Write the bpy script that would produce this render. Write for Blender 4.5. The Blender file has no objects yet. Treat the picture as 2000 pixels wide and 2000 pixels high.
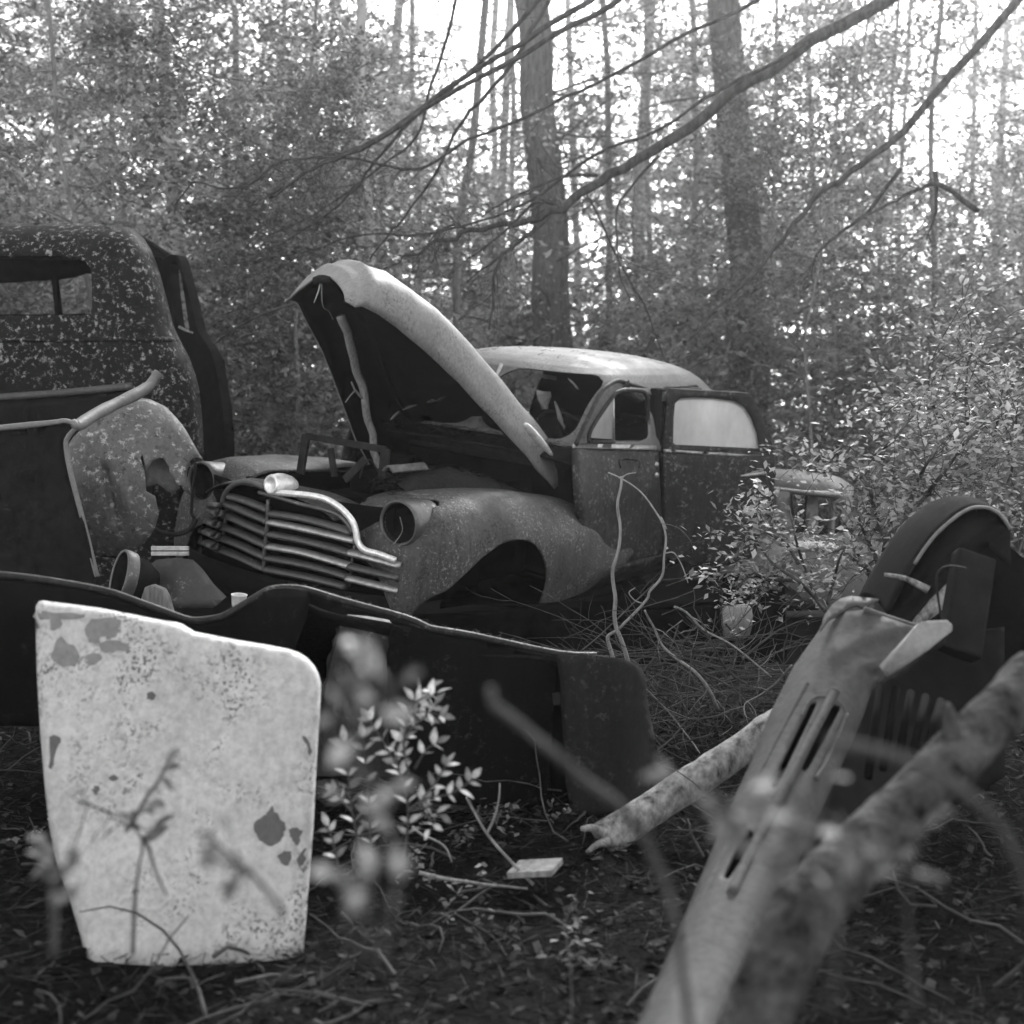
import bpy, bmesh, math, random
from mathutils import Vector, Matrix, Euler, noise
from mathutils.geometry import delaunay_2d_cdt
R = math.radians
rnd = random.Random(7)
scn = bpy.context.scene
col = scn.collection

# ------------------------------------------------------------------ camera, sky, sun, exposure
F = 2482.0            # focal length in pixels of a 2000 px wide frame
PITCH = math.atan(150 / F)
CAM = Vector((0, 0, 1.25))
cam = bpy.data.cameras.new('camera')
cam.sensor_width = 36; cam.lens = 36 * F / 2000
cam.clip_start = 0.05; cam.clip_end = 2000
cam.dof.use_dof = True; cam.dof.focus_distance = 5.3; cam.dof.aperture_fstop = 2.6
camo = bpy.data.objects.new('camera', cam); col.objects.link(camo)
camo.location = CAM; camo.rotation_euler = (math.pi / 2 - PITCH, 0, 0)
scn.camera = camo

SUN_AZ, SUN_EL = R(17), R(35)      # azimuth measured from +Y (view direction) towards +X (right)
world = bpy.data.worlds.new('World'); scn.world = world; world.use_nodes = True
wt = world.node_tree; wt.nodes.clear()
sky = wt.nodes.new('ShaderNodeTexSky'); sky.sky_type = 'NISHITA'; sky.sun_disc = False
sky.sun_elevation = SUN_EL; sky.sun_rotation = SUN_AZ; sky.air_density = 1.0; sky.dust_density = 1.2
bw = wt.nodes.new('ShaderNodeRGBToBW')
bg = wt.nodes.new('ShaderNodeBackground'); bg.inputs[1].default_value = 0.15
wo = wt.nodes.new('ShaderNodeOutputWorld')
wt.links.new(sky.outputs[0], bw.inputs[0]); wt.links.new(bw.outputs[0], bg.inputs[0]); wt.links.new(bg.outputs[0], wo.inputs[0])
sun = bpy.data.lights.new('sun', 'SUN'); sun.energy = 1.5; sun.angle = R(12)
suno = bpy.data.objects.new('sun', sun); col.objects.link(suno)
sd = Vector((math.sin(SUN_AZ) * math.cos(SUN_EL), math.cos(SUN_AZ) * math.cos(SUN_EL), math.sin(SUN_EL)))
suno.rotation_euler = (-sd).to_track_quat('-Z', 'Y').to_euler(); suno.location = sd * 60
vs = scn.view_settings; vs.view_transform = 'Standard'; vs.look = 'None'; vs.exposure = 2.25; vs.gamma = 1.0
vs.use_curve_mapping = False
scn.render.engine = 'CYCLES'
cy = scn.cycles
cy.use_denoising = True; cy.adaptive_threshold = .02; cy.max_bounces = 3; cy.diffuse_bounces = 2; cy.glossy_bounces = 1; cy.transmission_bounces = 3
cy.transparent_max_bounces = 4; cy.volume_bounces = 0; cy.caustics_reflective = False; cy.caustics_refractive = False

# ------------------------------------------------------------------ photograph geometry helpers
def ray(u, v):
    a, b = (u - 1000) / F, (1000 - v) / F
    return Vector((a, math.cos(PITCH) + b * math.sin(PITCH), b * math.cos(PITCH) - math.sin(PITCH)))
def at(u, v, y):
    d = ray(u, v); return CAM + d * (y / d.y)
def onplane(u, v, p, n):
    d = ray(u, v); return CAM + d * ((p - CAM).dot(n) / d.dot(n))
def ground_at(u, v, z=0.0):
    d = ray(u, v); return CAM + d * ((z - CAM.z) / d.z)
def proj(P):
    q = P - CAM
    f = q.y * math.cos(PITCH) - q.z * math.sin(PITCH); up = q.y * math.sin(PITCH) + q.z * math.cos(PITCH)
    return (1000 + F * q.x / f, 1000 - F * up / f)
def crop(x0, y0, s):
    return lambda x, y: (x0 + x * s, y0 + y * s)
k1 = crop(90, 400, .31056); k2 = crop(90, 800, .36232); k3 = crop(540, 450, .31056); k4 = crop(360, 850, .2588)
k5 = crop(700, 850, .31056); k6 = crop(900, 640, .34161); k7 = crop(90, 1150, .31056); k8 = crop(600, 1150, .36232)
r1 = crop(1100, 1100, .41925); r2 = crop(1350, 700, .28986); f1 = crop(90, 250, .31573); f2 = crop(600, 250, .36232)
f3 = crop(1250, 250, .34161); r6 = crop(1150, 1150, .23292)

def lerp(a, b, t): return a + (b - a) * t
def interp(tab, x):
    if x <= tab[0][0]: return tab[0][1]
    for (x0, y0), (x1, y1) in zip(tab, tab[1:]):
        if x <= x1: return y0 + (y1 - y0) * (x - x0) / (x1 - x0)
    return tab[-1][1]
def smooth_path(pts, n=4):
    """Catmull-Rom through the points"""
    P = [Vector(p) for p in pts]; out = []
    for i in range(len(P) - 1):
        a = P[max(i - 1, 0)]; b = P[i]; c = P[i + 1]; d = P[min(i + 2, len(P) - 1)]
        for k in range(n):
            t = k / n
            out.append(0.5 * (2 * b + (c - a) * t + (2 * a - 5 * b + 4 * c - d) * t * t + (3 * b - a - 3 * c + d) * t ** 3))
    return out + [P[-1]]
def in_poly(x, y, poly):
    c = False; j = len(poly) - 1
    for i in range(len(poly)):
        xi, yi = poly[i]; xj, yj = poly[j]
        if (yi > y) != (yj > y) and x < (xj - xi) * (y - yi) / (yj - yi) + xi: c = not c
        j = i
    return c
def poly_dist(x, y, poly):
    best = 1e9; n = len(poly)
    for i in range(n):
        x0, y0 = poly[i]; x1, y1 = poly[(i + 1) % n]
        dx, dy = x1 - x0, y1 - y0; l = dx * dx + dy * dy
        t = 0 if l == 0 else max(0, min(1, ((x - x0) * dx + (y - y0) * dy) / l))
        best = min(best, math.hypot(x - x0 - t * dx, y - y0 - t * dy))
    return best
def sd_poly(x, y, poly):
    d = poly_dist(x, y, poly); return -d if in_poly(x, y, poly) else d

# ------------------------------------------------------------------ object helpers
def tag(o, label=None, cat=None, group=None, kind=None):
    if label: o['label'] = label
    if cat: o['category'] = cat
    if group: o['group'] = group
    if kind: o['kind'] = kind
    return o
def empty(name, loc=(0, 0, 0), rot=(0, 0, 0)):
    o = bpy.data.objects.new(name, None); col.objects.link(o)
    o.location = loc; o.rotation_euler = rot; o.empty_display_size = .1
    return o
def obj(name, verts, faces, mat, parent=None, smooth=True, thick=0, bevel=0, sub=0):
    me = bpy.data.meshes.new(name)
    me.from_pydata([tuple(v) for v in verts], [], faces)
    if smooth: me.polygons.foreach_set('use_smooth', [True] * len(me.polygons))
    me.update()
    o = bpy.data.objects.new(name, me); col.objects.link(o)
    if mat: me.materials.append(mat)
    if parent: o.parent = parent
    if sub:
        m = o.modifiers.new('s', 'SUBSURF'); m.levels = sub; m.render_levels = sub
    if thick:
        m = o.modifiers.new('t', 'SOLIDIFY'); m.thickness = thick; m.offset = 0
    if bevel:
        m = o.modifiers.new('b', 'BEVEL'); m.width = bevel; m.segments = 2; m.limit_method = 'ANGLE'; m.angle_limit = R(40)
    return o
def local(parent, pts):
    inv = parent.matrix_basis.inverted(); return [inv @ Vector(p) for p in pts]

class MB:
    def __init__(s): s.v = []; s.f = []
    def add(s, v, f):
        o = len(s.v); s.v += [tuple(x) for x in v]; s.f += [tuple(i + o for i in q) for q in f]
    def tube(s, path, rad, n=7, cap=True, flat=1.0):
        P = [Vector(p) for p in path]; m = len(P)
        if not hasattr(rad, '__len__'): rad = [rad] * m
        elif len(rad) == 2: rad = [lerp(rad[0], rad[1], i / (m - 1)) for i in range(m)]
        v = []; f = []; ref = None
        for i in range(m):
            t = (P[min(i + 1, m - 1)] - P[max(i - 1, 0)])
            t = t.normalized() if t.length > 1e-9 else Vector((0, 0, 1))
            if ref is None: ref = t.orthogonal().normalized()
            ref = (ref - t * ref.dot(t)); ref = ref.normalized() if ref.length > 1e-6 else t.orthogonal().normalized()
            bi = t.cross(ref)
            for k in range(n):
                a = 2 * math.pi * k / n
                v.append(P[i] + (ref * math.cos(a) + bi * math.sin(a) * flat) * rad[i])
        for i in range(m - 1):
            for k in range(n):
                f.append((i * n + k, i * n + (k + 1) % n, (i + 1) * n + (k + 1) % n, (i + 1) * n + k))
        if cap: f.append(tuple(range(n - 1, -1, -1))); f.append(tuple((m - 1) * n + k for k in range(n)))
        s.add(v, f); return s
    def beam(s, p, q, w, h, up=(0, 0, 1)):
        p = Vector(p); q = Vector(q); t = (q - p).normalized(); a = t.cross(Vector(up))
        a = a.normalized() if a.length > 1e-5 else t.orthogonal().normalized()
        b = a.cross(t)
        v = [c + a * (x * w / 2) + b * (y * h / 2) for c in (p, q) for x, y in ((-1, -1), (1, -1), (1, 1), (-1, 1))]
        s.add(v, [(0, 1, 2, 3), (7, 6, 5, 4), (0, 4, 5, 1), (1, 5, 6, 2), (2, 6, 7, 3), (3, 7, 4, 0)]); return s
    def lathe(s, prof, c, axis, n=24, closed=False):
        """profile of (radius, offset along axis)"""
        c = Vector(c); ax = Vector(axis).normalized(); a = ax.orthogonal().normalized(); b = ax.cross(a); v = []; f = []
        for r, h in prof:
            for k in range(n):
                t = 2 * math.pi * k / n; v.append(c + ax * h + (a * math.cos(t) + b * math.sin(t)) * r)
        for i in range(len(prof) - 1):
            for k in range(n): f.append((i * n + k, i * n + (k + 1) % n, (i + 1) * n + (k + 1) % n, (i + 1) * n + k))
        s.add(v, f); return s
    def build(s, name, mat, parent=None, smooth=True, **kw): return obj(name, s.v, s.f, mat, parent, smooth, **kw)

def grid(nu, nv, fn, wrap=False):
    v = [fn(i / (nu - 1), j / (nv - 1) if not wrap else j / nv) for i in range(nu) for j in range(nv)]
    f = []
    for i in range(nu - 1):
        for j in range(nv if wrap else nv - 1):
            f.append((i * nv + j, i * nv + (j + 1) % nv, (i + 1) * nv + (j + 1) % nv, (i + 1) * nv + j))
    return v, f
def punch(v, f, sdf):
    """cut a hole where sdf < 0, snapping the rim to the zero line"""
    v = [Vector(p) for p in v]; s = [sdf(p) for p in v]; w = list(v); best = {}
    for q in f:
        for k in range(len(q)):
            a, b = q[k], q[(k + 1) % len(q)]
            for i, j in ((a, b), (b, a)):
                if s[i] < 0 <= s[j]:
                    t = s[i] / (s[i] - s[j])
                    if i not in best or t < best[i][0]: best[i] = (t, v[i].lerp(v[j], t))
    for i, (t, p) in best.items(): w[i] = p
    keep = [q for q in f if not all(s[i] < 0 for i in q)]
    keep2 = []
    for q in keep:     # drop inside diagonal vertices that had no outside neighbour
        if any(s[i] < 0 and i not in best for i in q):
            q = tuple(i for i in q if s[i] >= 0 or i in best)
            if len(q) < 3: continue
        keep2.append(q)
    return w, keep2
def patch(outer, holes, step, fn, jitter=0.0):
    """triangulated sheet: outline and holes in picture pixels, fn(u, v) gives the point in the place"""
    pts = []; edges = []
    def loop(pl):
        dense = []
        for i in range(len(pl)):
            a = Vector(pl[i]); b = Vector(pl[(i + 1) % len(pl)]); n = max(1, int((b - a).length / step))
            dense += [a.lerp(b, k / n) for k in range(n)]
        o = len(pts); pts.extend(dense); edges.extend((o + i, o + (i + 1) % len(dense)) for i in range(len(dense)))
    loop(outer)
    for h in holes: loop(h)
    xs = [p[0] for p in outer]; ys = [p[1] for p in outer]
    y = min(ys) + step * .5; r = 0
    while y < max(ys):
        x = min(xs) + (step * .5 if r % 2 else 0)
        while x < max(xs):
            if in_poly(x, y, outer) and not any(in_poly(x, y, h) for h in holes) and \
               min([poly_dist(x, y, outer)] + [poly_dist(x, y, h) for h in holes]) > step * .45:
                pts.append(Vector((x + rnd.uniform(-1, 1) * jitter * step, y + rnd.uniform(-1, 1) * jitter * step)))
            x += step
        y += step * .87; r += 1
    vc, ec, fc, _, _, _ = delaunay_2d_cdt([Vector((p[0], p[1])) for p in pts], edges, [], 0, 1e-4)
    F2 = []
    for t in fc:
        c = sum((vc[i] for i in t), Vector((0, 0))) / len(t)
        if in_poly(c.x, c.y, outer) and not any(in_poly(c.x, c.y, h) for h in holes): F2.append(tuple(reversed(t)))
    return [fn(p.x, p.y) for p in vc], F2
def nz(p, s=1.0, seed=0.0): return noise.noise(Vector((p[0] * s + seed, p[1] * s - seed, p[2] * s + seed * .5)))

# ------------------------------------------------------------------ materials (all neutral: a black and white place)
def new_mat(name):
    m = bpy.data.materials.new(name); m.use_nodes = True; nt = m.node_tree; nt.nodes.clear()
    out = nt.nodes.new('ShaderNodeOutputMaterial'); b = nt.nodes.new('ShaderNodeBsdfPrincipled')
    nt.links.new(b.outputs[0], out.inputs[0]); return m, nt, b
def N(nt, t, **kw):
    n = nt.nodes.new('ShaderNode' + t)
    for k, v in kw.items(): setattr(n, k, v)
    return n
def ntex(nt, scale, detail=4, rough=.6, stretch=None, coord=None, dist=0):
    tc = N(nt, 'TexCoord'); src = tc.outputs['Object']
    if stretch:
        mp = N(nt, 'Mapping'); mp.inputs['Scale'].default_value = stretch; nt.links.new(src, mp.inputs[0]); src = mp.outputs[0]
    n = N(nt, 'TexNoise'); n.inputs['Scale'].default_value = scale; n.inputs['Detail'].default_value = detail
    n.inputs['Roughness'].default_value = rough; n.inputs['Distortion'].default_value = dist
    nt.links.new(src, n.inputs['Vector']); return n.outputs['Fac']
def ramp(nt, fac, stops, interp='LINEAR'):
    r = N(nt, 'ValToRGB'); cr = r.color_ramp; cr.interpolation = interp
    while len(cr.elements) > len(stops): cr.elements.remove(cr.elements[-1])
    while len(cr.elements) < len(stops): cr.elements.new(1)
    for e, (p, c) in zip(cr.elements, stops): e.position = p; e.color = (c, c, c, 1)
    nt.links.new(fac, r.inputs[0]); return r.outputs[0]
def mix(nt, fac, a, b):
    m = N(nt, 'Mix', data_type='RGBA')
    for s, x in ((0, fac), (6, a), (7, b)):
        if isinstance(x, (int, float)): m.inputs[s].default_value = x if s == 0 else (x, x, x, 1)
        else: nt.links.new(x, m.inputs[s])
    return m.outputs[2]
def mul(nt, a, b):
    m = N(nt, 'Math', operation='MULTIPLY')
    for s, x in ((0, a), (1, b)):
        if isinstance(x, (int, float)): m.inputs[s].default_value = x
        else: nt.links.new(x, m.inputs[s])
    return m.outputs[0]
def bump(nt, b, h, strength=.3, dist=.01):
    n = N(nt, 'Bump'); n.inputs['Strength'].default_value = strength; n.inputs['Distance'].default_value = dist
    nt.links.new(h, n.inputs['Height']); nt.links.new(n.outputs[0], b.inputs['Normal'])
def metal(name, base, rust, amount=.5, lichen=0.0, lich_col=.5, rough=.5, streak=.3, scale=3.0, spots=0.0, spot_col=.03, spec=.5,
          lich_scale=70, spot_scale=26, mask_scale=4.5, coat=0.0, bstr=.35):
    """old painted sheet metal: paint, rust patches, vertical streaks, lichen specks, flaked dark spots"""
    m, nt, b = new_mat(name)
    big = ntex(nt, scale, 6, .65)
    c = mix(nt, ramp(nt, big, [(.5 - amount * .35 - .03, 0), (.5 - amount * .35 + .22, 1)]), rust, base) if amount > 0 else mix(nt, 0.0, base, base)
    fine = ntex(nt, 45, 5, .7)
    c = mix(nt, .55, c, mix(nt, ramp(nt, fine, [(.3, 0), (.7, 1)]), base * .55, base * 1.35))
    if streak:
        st = ntex(nt, 1, 5, .65, (38, 38, 2.2))
        c = mix(nt, mul(nt, ramp(nt, st, [(.45, 0), (.7, 1)]), streak), c, rust * .7)
    if spots:
        sp = ntex(nt, spot_scale, 4, .65); msk = ntex(nt, mask_scale, 4, .65)
        f = mul(nt, ramp(nt, sp, [(.60 - .06 * spots, 0), (.63 - .06 * spots, 1)]), ramp(nt, msk, [(.46, 0), (.6, 1)]))
        c = mix(nt, f, c, spot_col)
    if lichen:
        l1 = ntex(nt, lich_scale * .5, 6, .78); msk = ntex(nt, 3.2, 6, .72)
        f = mul(nt, ramp(nt, l1, [(.55, 0), (.61, 1)]), ramp(nt, msk, [(.60 - .22 * lichen, 0), (.72 - .22 * lichen, 1)]))
        c = mix(nt, f, c, lich_col)
    nt.links.new(c, b.inputs['Base Color'])
    nt.links.new(ramp(nt, big, [(.3, min(1, rough + .25)), (.7, rough)]), b.inputs['Roughness'])
    b.inputs['Specular IOR Level'].default_value = spec
    if coat: b.inputs['Coat Weight'].default_value = coat; b.inputs['Coat Roughness'].default_value = .3
    bump(nt, b, fine, bstr, .004)
    return m
def plain(name, c0, c1, scale=20, rough=.7, metallic=0, spec=.4, bstr=.3, stretch=None, bdist=.005):
    m, nt, b = new_mat(name); t = ntex(nt, scale, 5, .65, stretch)
    nt.links.new(ramp(nt, t, [(.3, c0), (.7, c1)]), b.inputs['Base Color'])
    b.inputs['Roughness'].default_value = rough; b.inputs['Metallic'].default_value = metallic
    b.inputs['Specular IOR Level'].default_value = spec
    if bstr: bump(nt, b, t, bstr, bdist)
    return m

m_body = metal('faded dark paint', .024, .009, .6, .8, .12, .45, .7, spec=.18, spots=.9, spot_col=.006, spot_scale=70, mask_scale=7, bstr=.6)
m_fender = metal('faded fender paint', .055, .022, .55, .8, .22, .5, .7, spec=.25, lich_scale=120, spots=1.1, spot_col=.010, spot_scale=85, mask_scale=9, bstr=.6)
m_hood = metal('chalky hood paint', .19, .12, .45, .0, .5, .5, .12, scale=5, spots=.8, spot_col=.09, spot_scale=60, mask_scale=6, spec=.4)
m_roof = metal('chalky roof paint', .13, .07, .5, .0, .5, .5, .25, scale=6, spots=1.1, spot_col=.05, spot_scale=55, mask_scale=6, spec=.4)
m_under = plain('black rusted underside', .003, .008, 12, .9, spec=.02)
m_black = plain('soot black rusted steel', .006, .016, 15, .85, spec=.05)
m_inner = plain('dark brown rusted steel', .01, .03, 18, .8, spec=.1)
m_chrome = metal('pitted chrome', .55, .2, .35, 0, .5, .25, .2, scale=14)
m_chrome.node_tree.nodes['Principled BSDF'].inputs['Metallic'].default_value = .85
m_bright = metal('polished nickel', .8, .45, .3, 0, .5, .25, .1, scale=14)
m_bright.node_tree.nodes['Principled BSDF'].inputs['Metallic'].default_value = .45
m_trim = metal('dull trim', .4, .15, .4, 0, .5, .3, .3, scale=12)
m_trim.node_tree.nodes['Principled BSDF'].inputs['Metallic'].default_value = .6
m_bar = metal('grey grille enamel', .06, .025, .5, .3, .4, .35, .2, scale=10, spec=.6)
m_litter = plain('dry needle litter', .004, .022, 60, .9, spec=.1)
m_bark = plain('rough bark', .06, .17, 9, .9, spec=.05, bstr=.9, stretch=(3, 3, .6), bdist=.03)
m_dead = plain('weathered dead wood', .10, .26, 14, .85, spec=.15, stretch=(4, 4, 1))
m_rubber = plain('perished rubber', .012, .03, 20, .8, spec=.2)

def glassy(name, dirt=.75, c=.55):
    m, nt, b = new_mat(name)
    out = [n for n in nt.nodes if n.type == 'OUTPUT_MATERIAL'][0]
    t = ntex(nt, 6, 6, .7, (1, 1, .5)); cc = ramp(nt, t, [(.3, c * .75), (.7, c * 1.15)])
    nt.links.new(cc, b.inputs['Base Color']); b.inputs['Roughness'].default_value = .35
    tl = N(nt, 'BsdfTranslucent'); nt.links.new(cc, tl.inputs[0])
    tr = N(nt, 'BsdfTransparent'); tr.inputs[0].default_value = (.85, .85, .85, 1)
    a1 = N(nt, 'MixShader'); a1.inputs[0].default_value = .6; nt.links.new(b.outputs[0], a1.inputs[1]); nt.links.new(tl.outputs[0], a1.inputs[2])
    a2 = N(nt, 'MixShader'); a2.inputs[0].default_value = dirt
    nt.links.new(tr.outputs[0], a2.inputs[1]); nt.links.new(a1.outputs[0], a2.inputs[2]); nt.links.new(a2.outputs[0], out.inputs[0])
    return m
m_glass = glassy('grimed window glass', .82, .6)

# ------------------------------------------------------------------ ground
def ground_h(x, y):
    return .05 * nz((x, y, 0), .7) + .025 * nz((x, y, 3), 2.3) + max(0, y - 12) * .012
def build_ground():
    v = []; f = []; nx, ny = 120, 150
    for j in range(ny + 1):
        t = j / ny; y = -6 + 26 * t + 160 * t ** 5
        for i in range(nx + 1):
            s = (i / nx - .5) * 2; x = 14 * s + 80 * s ** 5 + s * max(0, y - 20) * .5
            v.append((x, y, ground_h(x, y)))
    for j in range(ny):
        for i in range(nx):
            a = j * (nx + 1) + i; f.append((a, a + 1, a + nx + 2, a + nx + 1))
    m, nt, b = new_mat('forest floor')
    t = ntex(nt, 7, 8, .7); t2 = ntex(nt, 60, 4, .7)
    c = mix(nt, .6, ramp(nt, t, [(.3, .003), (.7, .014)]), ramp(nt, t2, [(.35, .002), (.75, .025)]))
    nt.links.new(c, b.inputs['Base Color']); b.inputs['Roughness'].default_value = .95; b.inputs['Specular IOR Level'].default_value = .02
    bump(nt, b, t2, .8, .02)
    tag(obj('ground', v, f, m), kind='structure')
build_ground()

# ------------------------------------------------------------------ the sedan (local frame: x forward, y to its left, z up)
sedan = empty('abandoned_sedan', (-.839, 7.307, .077), (R(-7.157), R(2.558), R(235.78)))
tag(sedan, 'rusted old sedan with its hood propped up and a rear door hanging open', 'car')
SM = Matrix.Translation(sedan.location) @ sedan.rotation_euler.to_matrix().to_4x4(); SI = SM.inverted()
so = SI @ CAM; SR = SI.to_3x3()
def sl(u, v, ax, val):
    e = SR @ ray(u, v); return so + e * ((val - so[ax]) / e[ax])
def sp(p): return proj(SM @ Vector(p))
def surf(u, v, fn, lo, hi, ax=0):
    """point on the ray where local[ax] == fn(point)"""
    e = SR @ ray(u, v); a = (lo - so[ax]) / e[ax]; b = (hi - so[ax]) / e[ax]
    g = lambda t: (so + e * t)[ax] - fn(so + e * t)
    ga = g(a)
    for _ in range(40):
        m = (a + b) / 2; gm = g(m)
        if (gm > 0) == (ga > 0): a = m; ga = gm
        else: b = m
    return so + e * ((a + b) / 2)

# --- front fenders
HLC = (.60, .735, .872)
def fender(side):
    HLC = (.60, .735 if side > 0 else .655, .872)
    crown = [(-1.62, .60), (-1.34, .715), (-.89, .845), (-.34, .94), (.15, .985), (.42, .995), (.53, .985), (.62, .945), (.68, .88), (.72, .80)]
    outy = [(-1.62, .875), (-1.3, .90), (-.8, .94), (0, .96), (.4, .95), (.54, .935), (.65, .895), (.70, .865), (.72, .83)]
    bot = [(-1.62, .52), (-1.35, .40), (-.95, .31), (-.38, .28), (.55, .30), (.65, .32), (.72, .38)]
    xs = [-1.50 + 2.22 * i / 95 for i in range(96)]
    NV = 52
    def fn(s, t):
        x = xs[round(s * 95)]; zc = interp(crown, x); yo = interp(outy, x); zb = interp(bot, x)
        yi = .40 if x > -.95 else lerp(.40, .80, min(1, (-.95 - x) / .5))
        yc = max(yi + .02, yo - .30); z0 = max(zb + .02, zc - .34)
        if t < .18:
            k = t / .18; p = Vector((x, lerp(yi, yc, k), zc - .05 * (1 - k) ** 2))
        elif t < .68:
            a = (1 - (t - .18) / .5) * math.pi / 2
            p = Vector((x, yc + (yo - yc) * math.cos(a) ** .85, z0 + (zc - z0) * math.sin(a) ** .85))
        else:
            k = (t - .68) / .32; p = Vector((x, yo - .05 * k * k, lerp(z0, zb, k)))
        d = .006 * nz(p, 4, 1) + .004 * nz(p, 9, 2)
        return Vector((p.x, (p.y + d) * side, p.z + d))
    v, f = grid(96, NV, fn)
    # close the nose down to the grille side
    o = len(v); c = Vector((.735, .66 * side, .62))
    last = [95 * NV + j for j in range(NV)]
    for j in last: v.append(Vector(v[j]).lerp(c, .5) + Vector((.012, 0, 0)))
    v.append(c + Vector((.012, 0, 0)))
    for j in range(NV - 1):
        f.append((last[j], last[j + 1], o + j + 1, o + j)); f.append((o + j, o + j + 1, o + NV))
    hl = lambda p: max(math.hypot(p.y - HLC[1] * side, p.z - HLC[2]) - .102, .30 - p.x)
    v, f = punch(v, f, hl)
    arch = [(.70, .10), (.69, .46), (.532, .545), (.369, .637), (.171, .721), (-.002, .743), (-.19, .709), (-.315, .609), (-.384, .473), (-.376, .309), (-.37, .10)]
    arch = [(a.x, a.y) for a in smooth_path([Vector((p[0], p[1], 0)) for p in arch], 3)]
    v, f = punch(v, f, lambda p: sd_poly(p.x, p.z, arch) if p.y * side > .6 else 1)
    if side < 0: f = [tuple(reversed(q)) for q in f]
    fo = obj('front_fender', v, f, m_fender, sedan, thick=.008)
    # wheelhouse behind the arch
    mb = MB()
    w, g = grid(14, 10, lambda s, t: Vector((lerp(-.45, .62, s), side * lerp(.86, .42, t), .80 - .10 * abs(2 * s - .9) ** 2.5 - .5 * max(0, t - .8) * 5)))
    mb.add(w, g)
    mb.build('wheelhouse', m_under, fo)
    # headlight bucket
    h = MB(); c = Vector((HLC[0], HLC[1] * side, HLC[2])); ax = Vector((1, .04 * side, 0))
    h.lathe([(.100, -.12), (.104, -.04), (.107, .02), (.112, .05), (.116, .085), (.114, .108), (.107, .112), (.101, .10), (.098, .08)], c, ax, 32)
    ring = h.build('headlight_ring', m_bar, fo)
    b2 = MB(); b2.lathe([(.099, .10), (.097, .05), (.088, -.01), (.07, -.05), (.045, -.075), (.02, -.085), (.001, -.086)], c, ax, 28)
    b2.build('headlight_bucket', m_inner, fo)
    if side > 0:
        t = MB(); t.tube(smooth_path([c + Vector((.09, .0, .03)), c + Vector((.07, .005, -.04)), c + Vector((.12, .0, -.10))]), .003, 5)
        t.build('headlight_wire', m_dead, fo)
    return fo
fenL = fender(1); fenR = fender(-1)

# --- nose panel and grille
def gx(p): return .90 - .30 * p.y * p.y - .06 * max(0, .75 - p.z)
def gp(x, y, off=0.0):
    q = surf(*k4(x, y), gx, -1, 2.5); return Vector((q.x + off, q.y, q.z))
grille = empty('grille', (0, 0, 0)); grille.parent = sedan
def bar_mesh(pts, depth, h, name='grille_bar', mat=m_bar, off=.02):
    P = smooth_path([gp(x, y, off) for x, y in pts], 5); v = []; f = []; n = 8
    prof = [(-.9, .5), (-.3, .62), (.55, .45), (.95, .1), (.9, -.25), (.3, -.5), (-.4, -.55), (-.9, -.5)]
    for p in P:
        for a, b in prof: v.append(p + Vector((a * depth, 0, b * h)))
    for i in range(len(P) - 1):
        for k in range(n): f.append((i * n + k, i * n + (k + 1) % n, (i + 1) * n + (k + 1) % n, (i + 1) * n + k))
    f += [tuple(range(n - 1, -1, -1)), tuple((len(P) - 1) * n + k for k in range(n))]
    return obj(name, v, f, mat, grille)
bars = [[(672, 590), (900, 625), (1120, 680), (1285, 735)], [(665, 655), (900, 700), (1120, 750), (1308, 795)],
        [(660, 745), (900, 790), (1120, 845), (1275, 890)], [(655, 838), (900, 880), (1120, 940), (1268, 985)],
        [(648, 925), (900, 970), (1120, 1025), (1258, 1068)], [(640, 1010), (900, 1060), (1120, 1110), (1235, 1140)],
        [(1268, 885), (1450, 930), (1650, 985)], [(1268, 990), (1450, 1032), (1642, 1075)], [(1255, 1078), (1450, 1125), (1640, 1172)],
        [(365, 462), (460, 488), (560, 525), (652, 560)], [(330, 520), (440, 560), (560, 612), (650, 648)],
        [(325, 600), (440, 650), (560, 705), (648, 738)], [(305, 690), (430, 735), (560, 795), (642, 832)],
        [(292, 775), (430, 825), (560, 885), (636, 920)], [(285, 860), (430, 915), (560, 975), (630, 1005)],
        [(120, 545), (220, 570), (320, 600)], [(105, 620), (200, 650), (300, 688)], [(95, 702), (190, 730), (288, 772)], [(92, 790), (190, 815), (282, 858)]]
for i, b in enumerate(bars):
    bar_mesh(b, .030, .031, mat=m_trim if i in (1, 3, 6, 8) else m_bar)
mb = MB(); mb.tube(smooth_path([gp(665, 480, .03), gp(655, 700, .03), gp(640, 850, .03), gp(630, 1020, .03)]), .010, 7); mb.build('grille_rib', m_bar, grille)
for q in ([(322, 560), (300, 700), (285, 860)], [(1300, 760), (1275, 890), (1245, 1140)]):
    mb = MB(); mb.tube([gp(x, y, .0) for x, y in q], .009, 6); mb.build('grille_rib', m_bar, grille)
# dark radiator shroud behind the bars
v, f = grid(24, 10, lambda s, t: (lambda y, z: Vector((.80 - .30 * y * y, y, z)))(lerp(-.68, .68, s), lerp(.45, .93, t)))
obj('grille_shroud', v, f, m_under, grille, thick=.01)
# bright surround
for pts, rad, mt, fl in (([(700, 425), (880, 440), (1010, 455), (1110, 480), (1215, 545), (1300, 640), (1332, 730), (1345, 800), (1395, 860), (1500, 890), (1630, 940)], .017, m_bright, 1),
                     ([(640, 395), (560, 360), (470, 352), (390, 385), (340, 450), (315, 520), (230, 520), (130, 515)], .014, m_bar, 1),
                     ([(600, 428), (760, 470), (900, 512), (1080, 555), (1200, 600), (1270, 670), (1300, 730)], .011, m_bar, 1)):
    mb = MB(); mb.tube(smooth_path([gp(x, y, .035) for x, y in pts], 5), rad, 9); mb.build('grille_surround', mt, grille)
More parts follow.
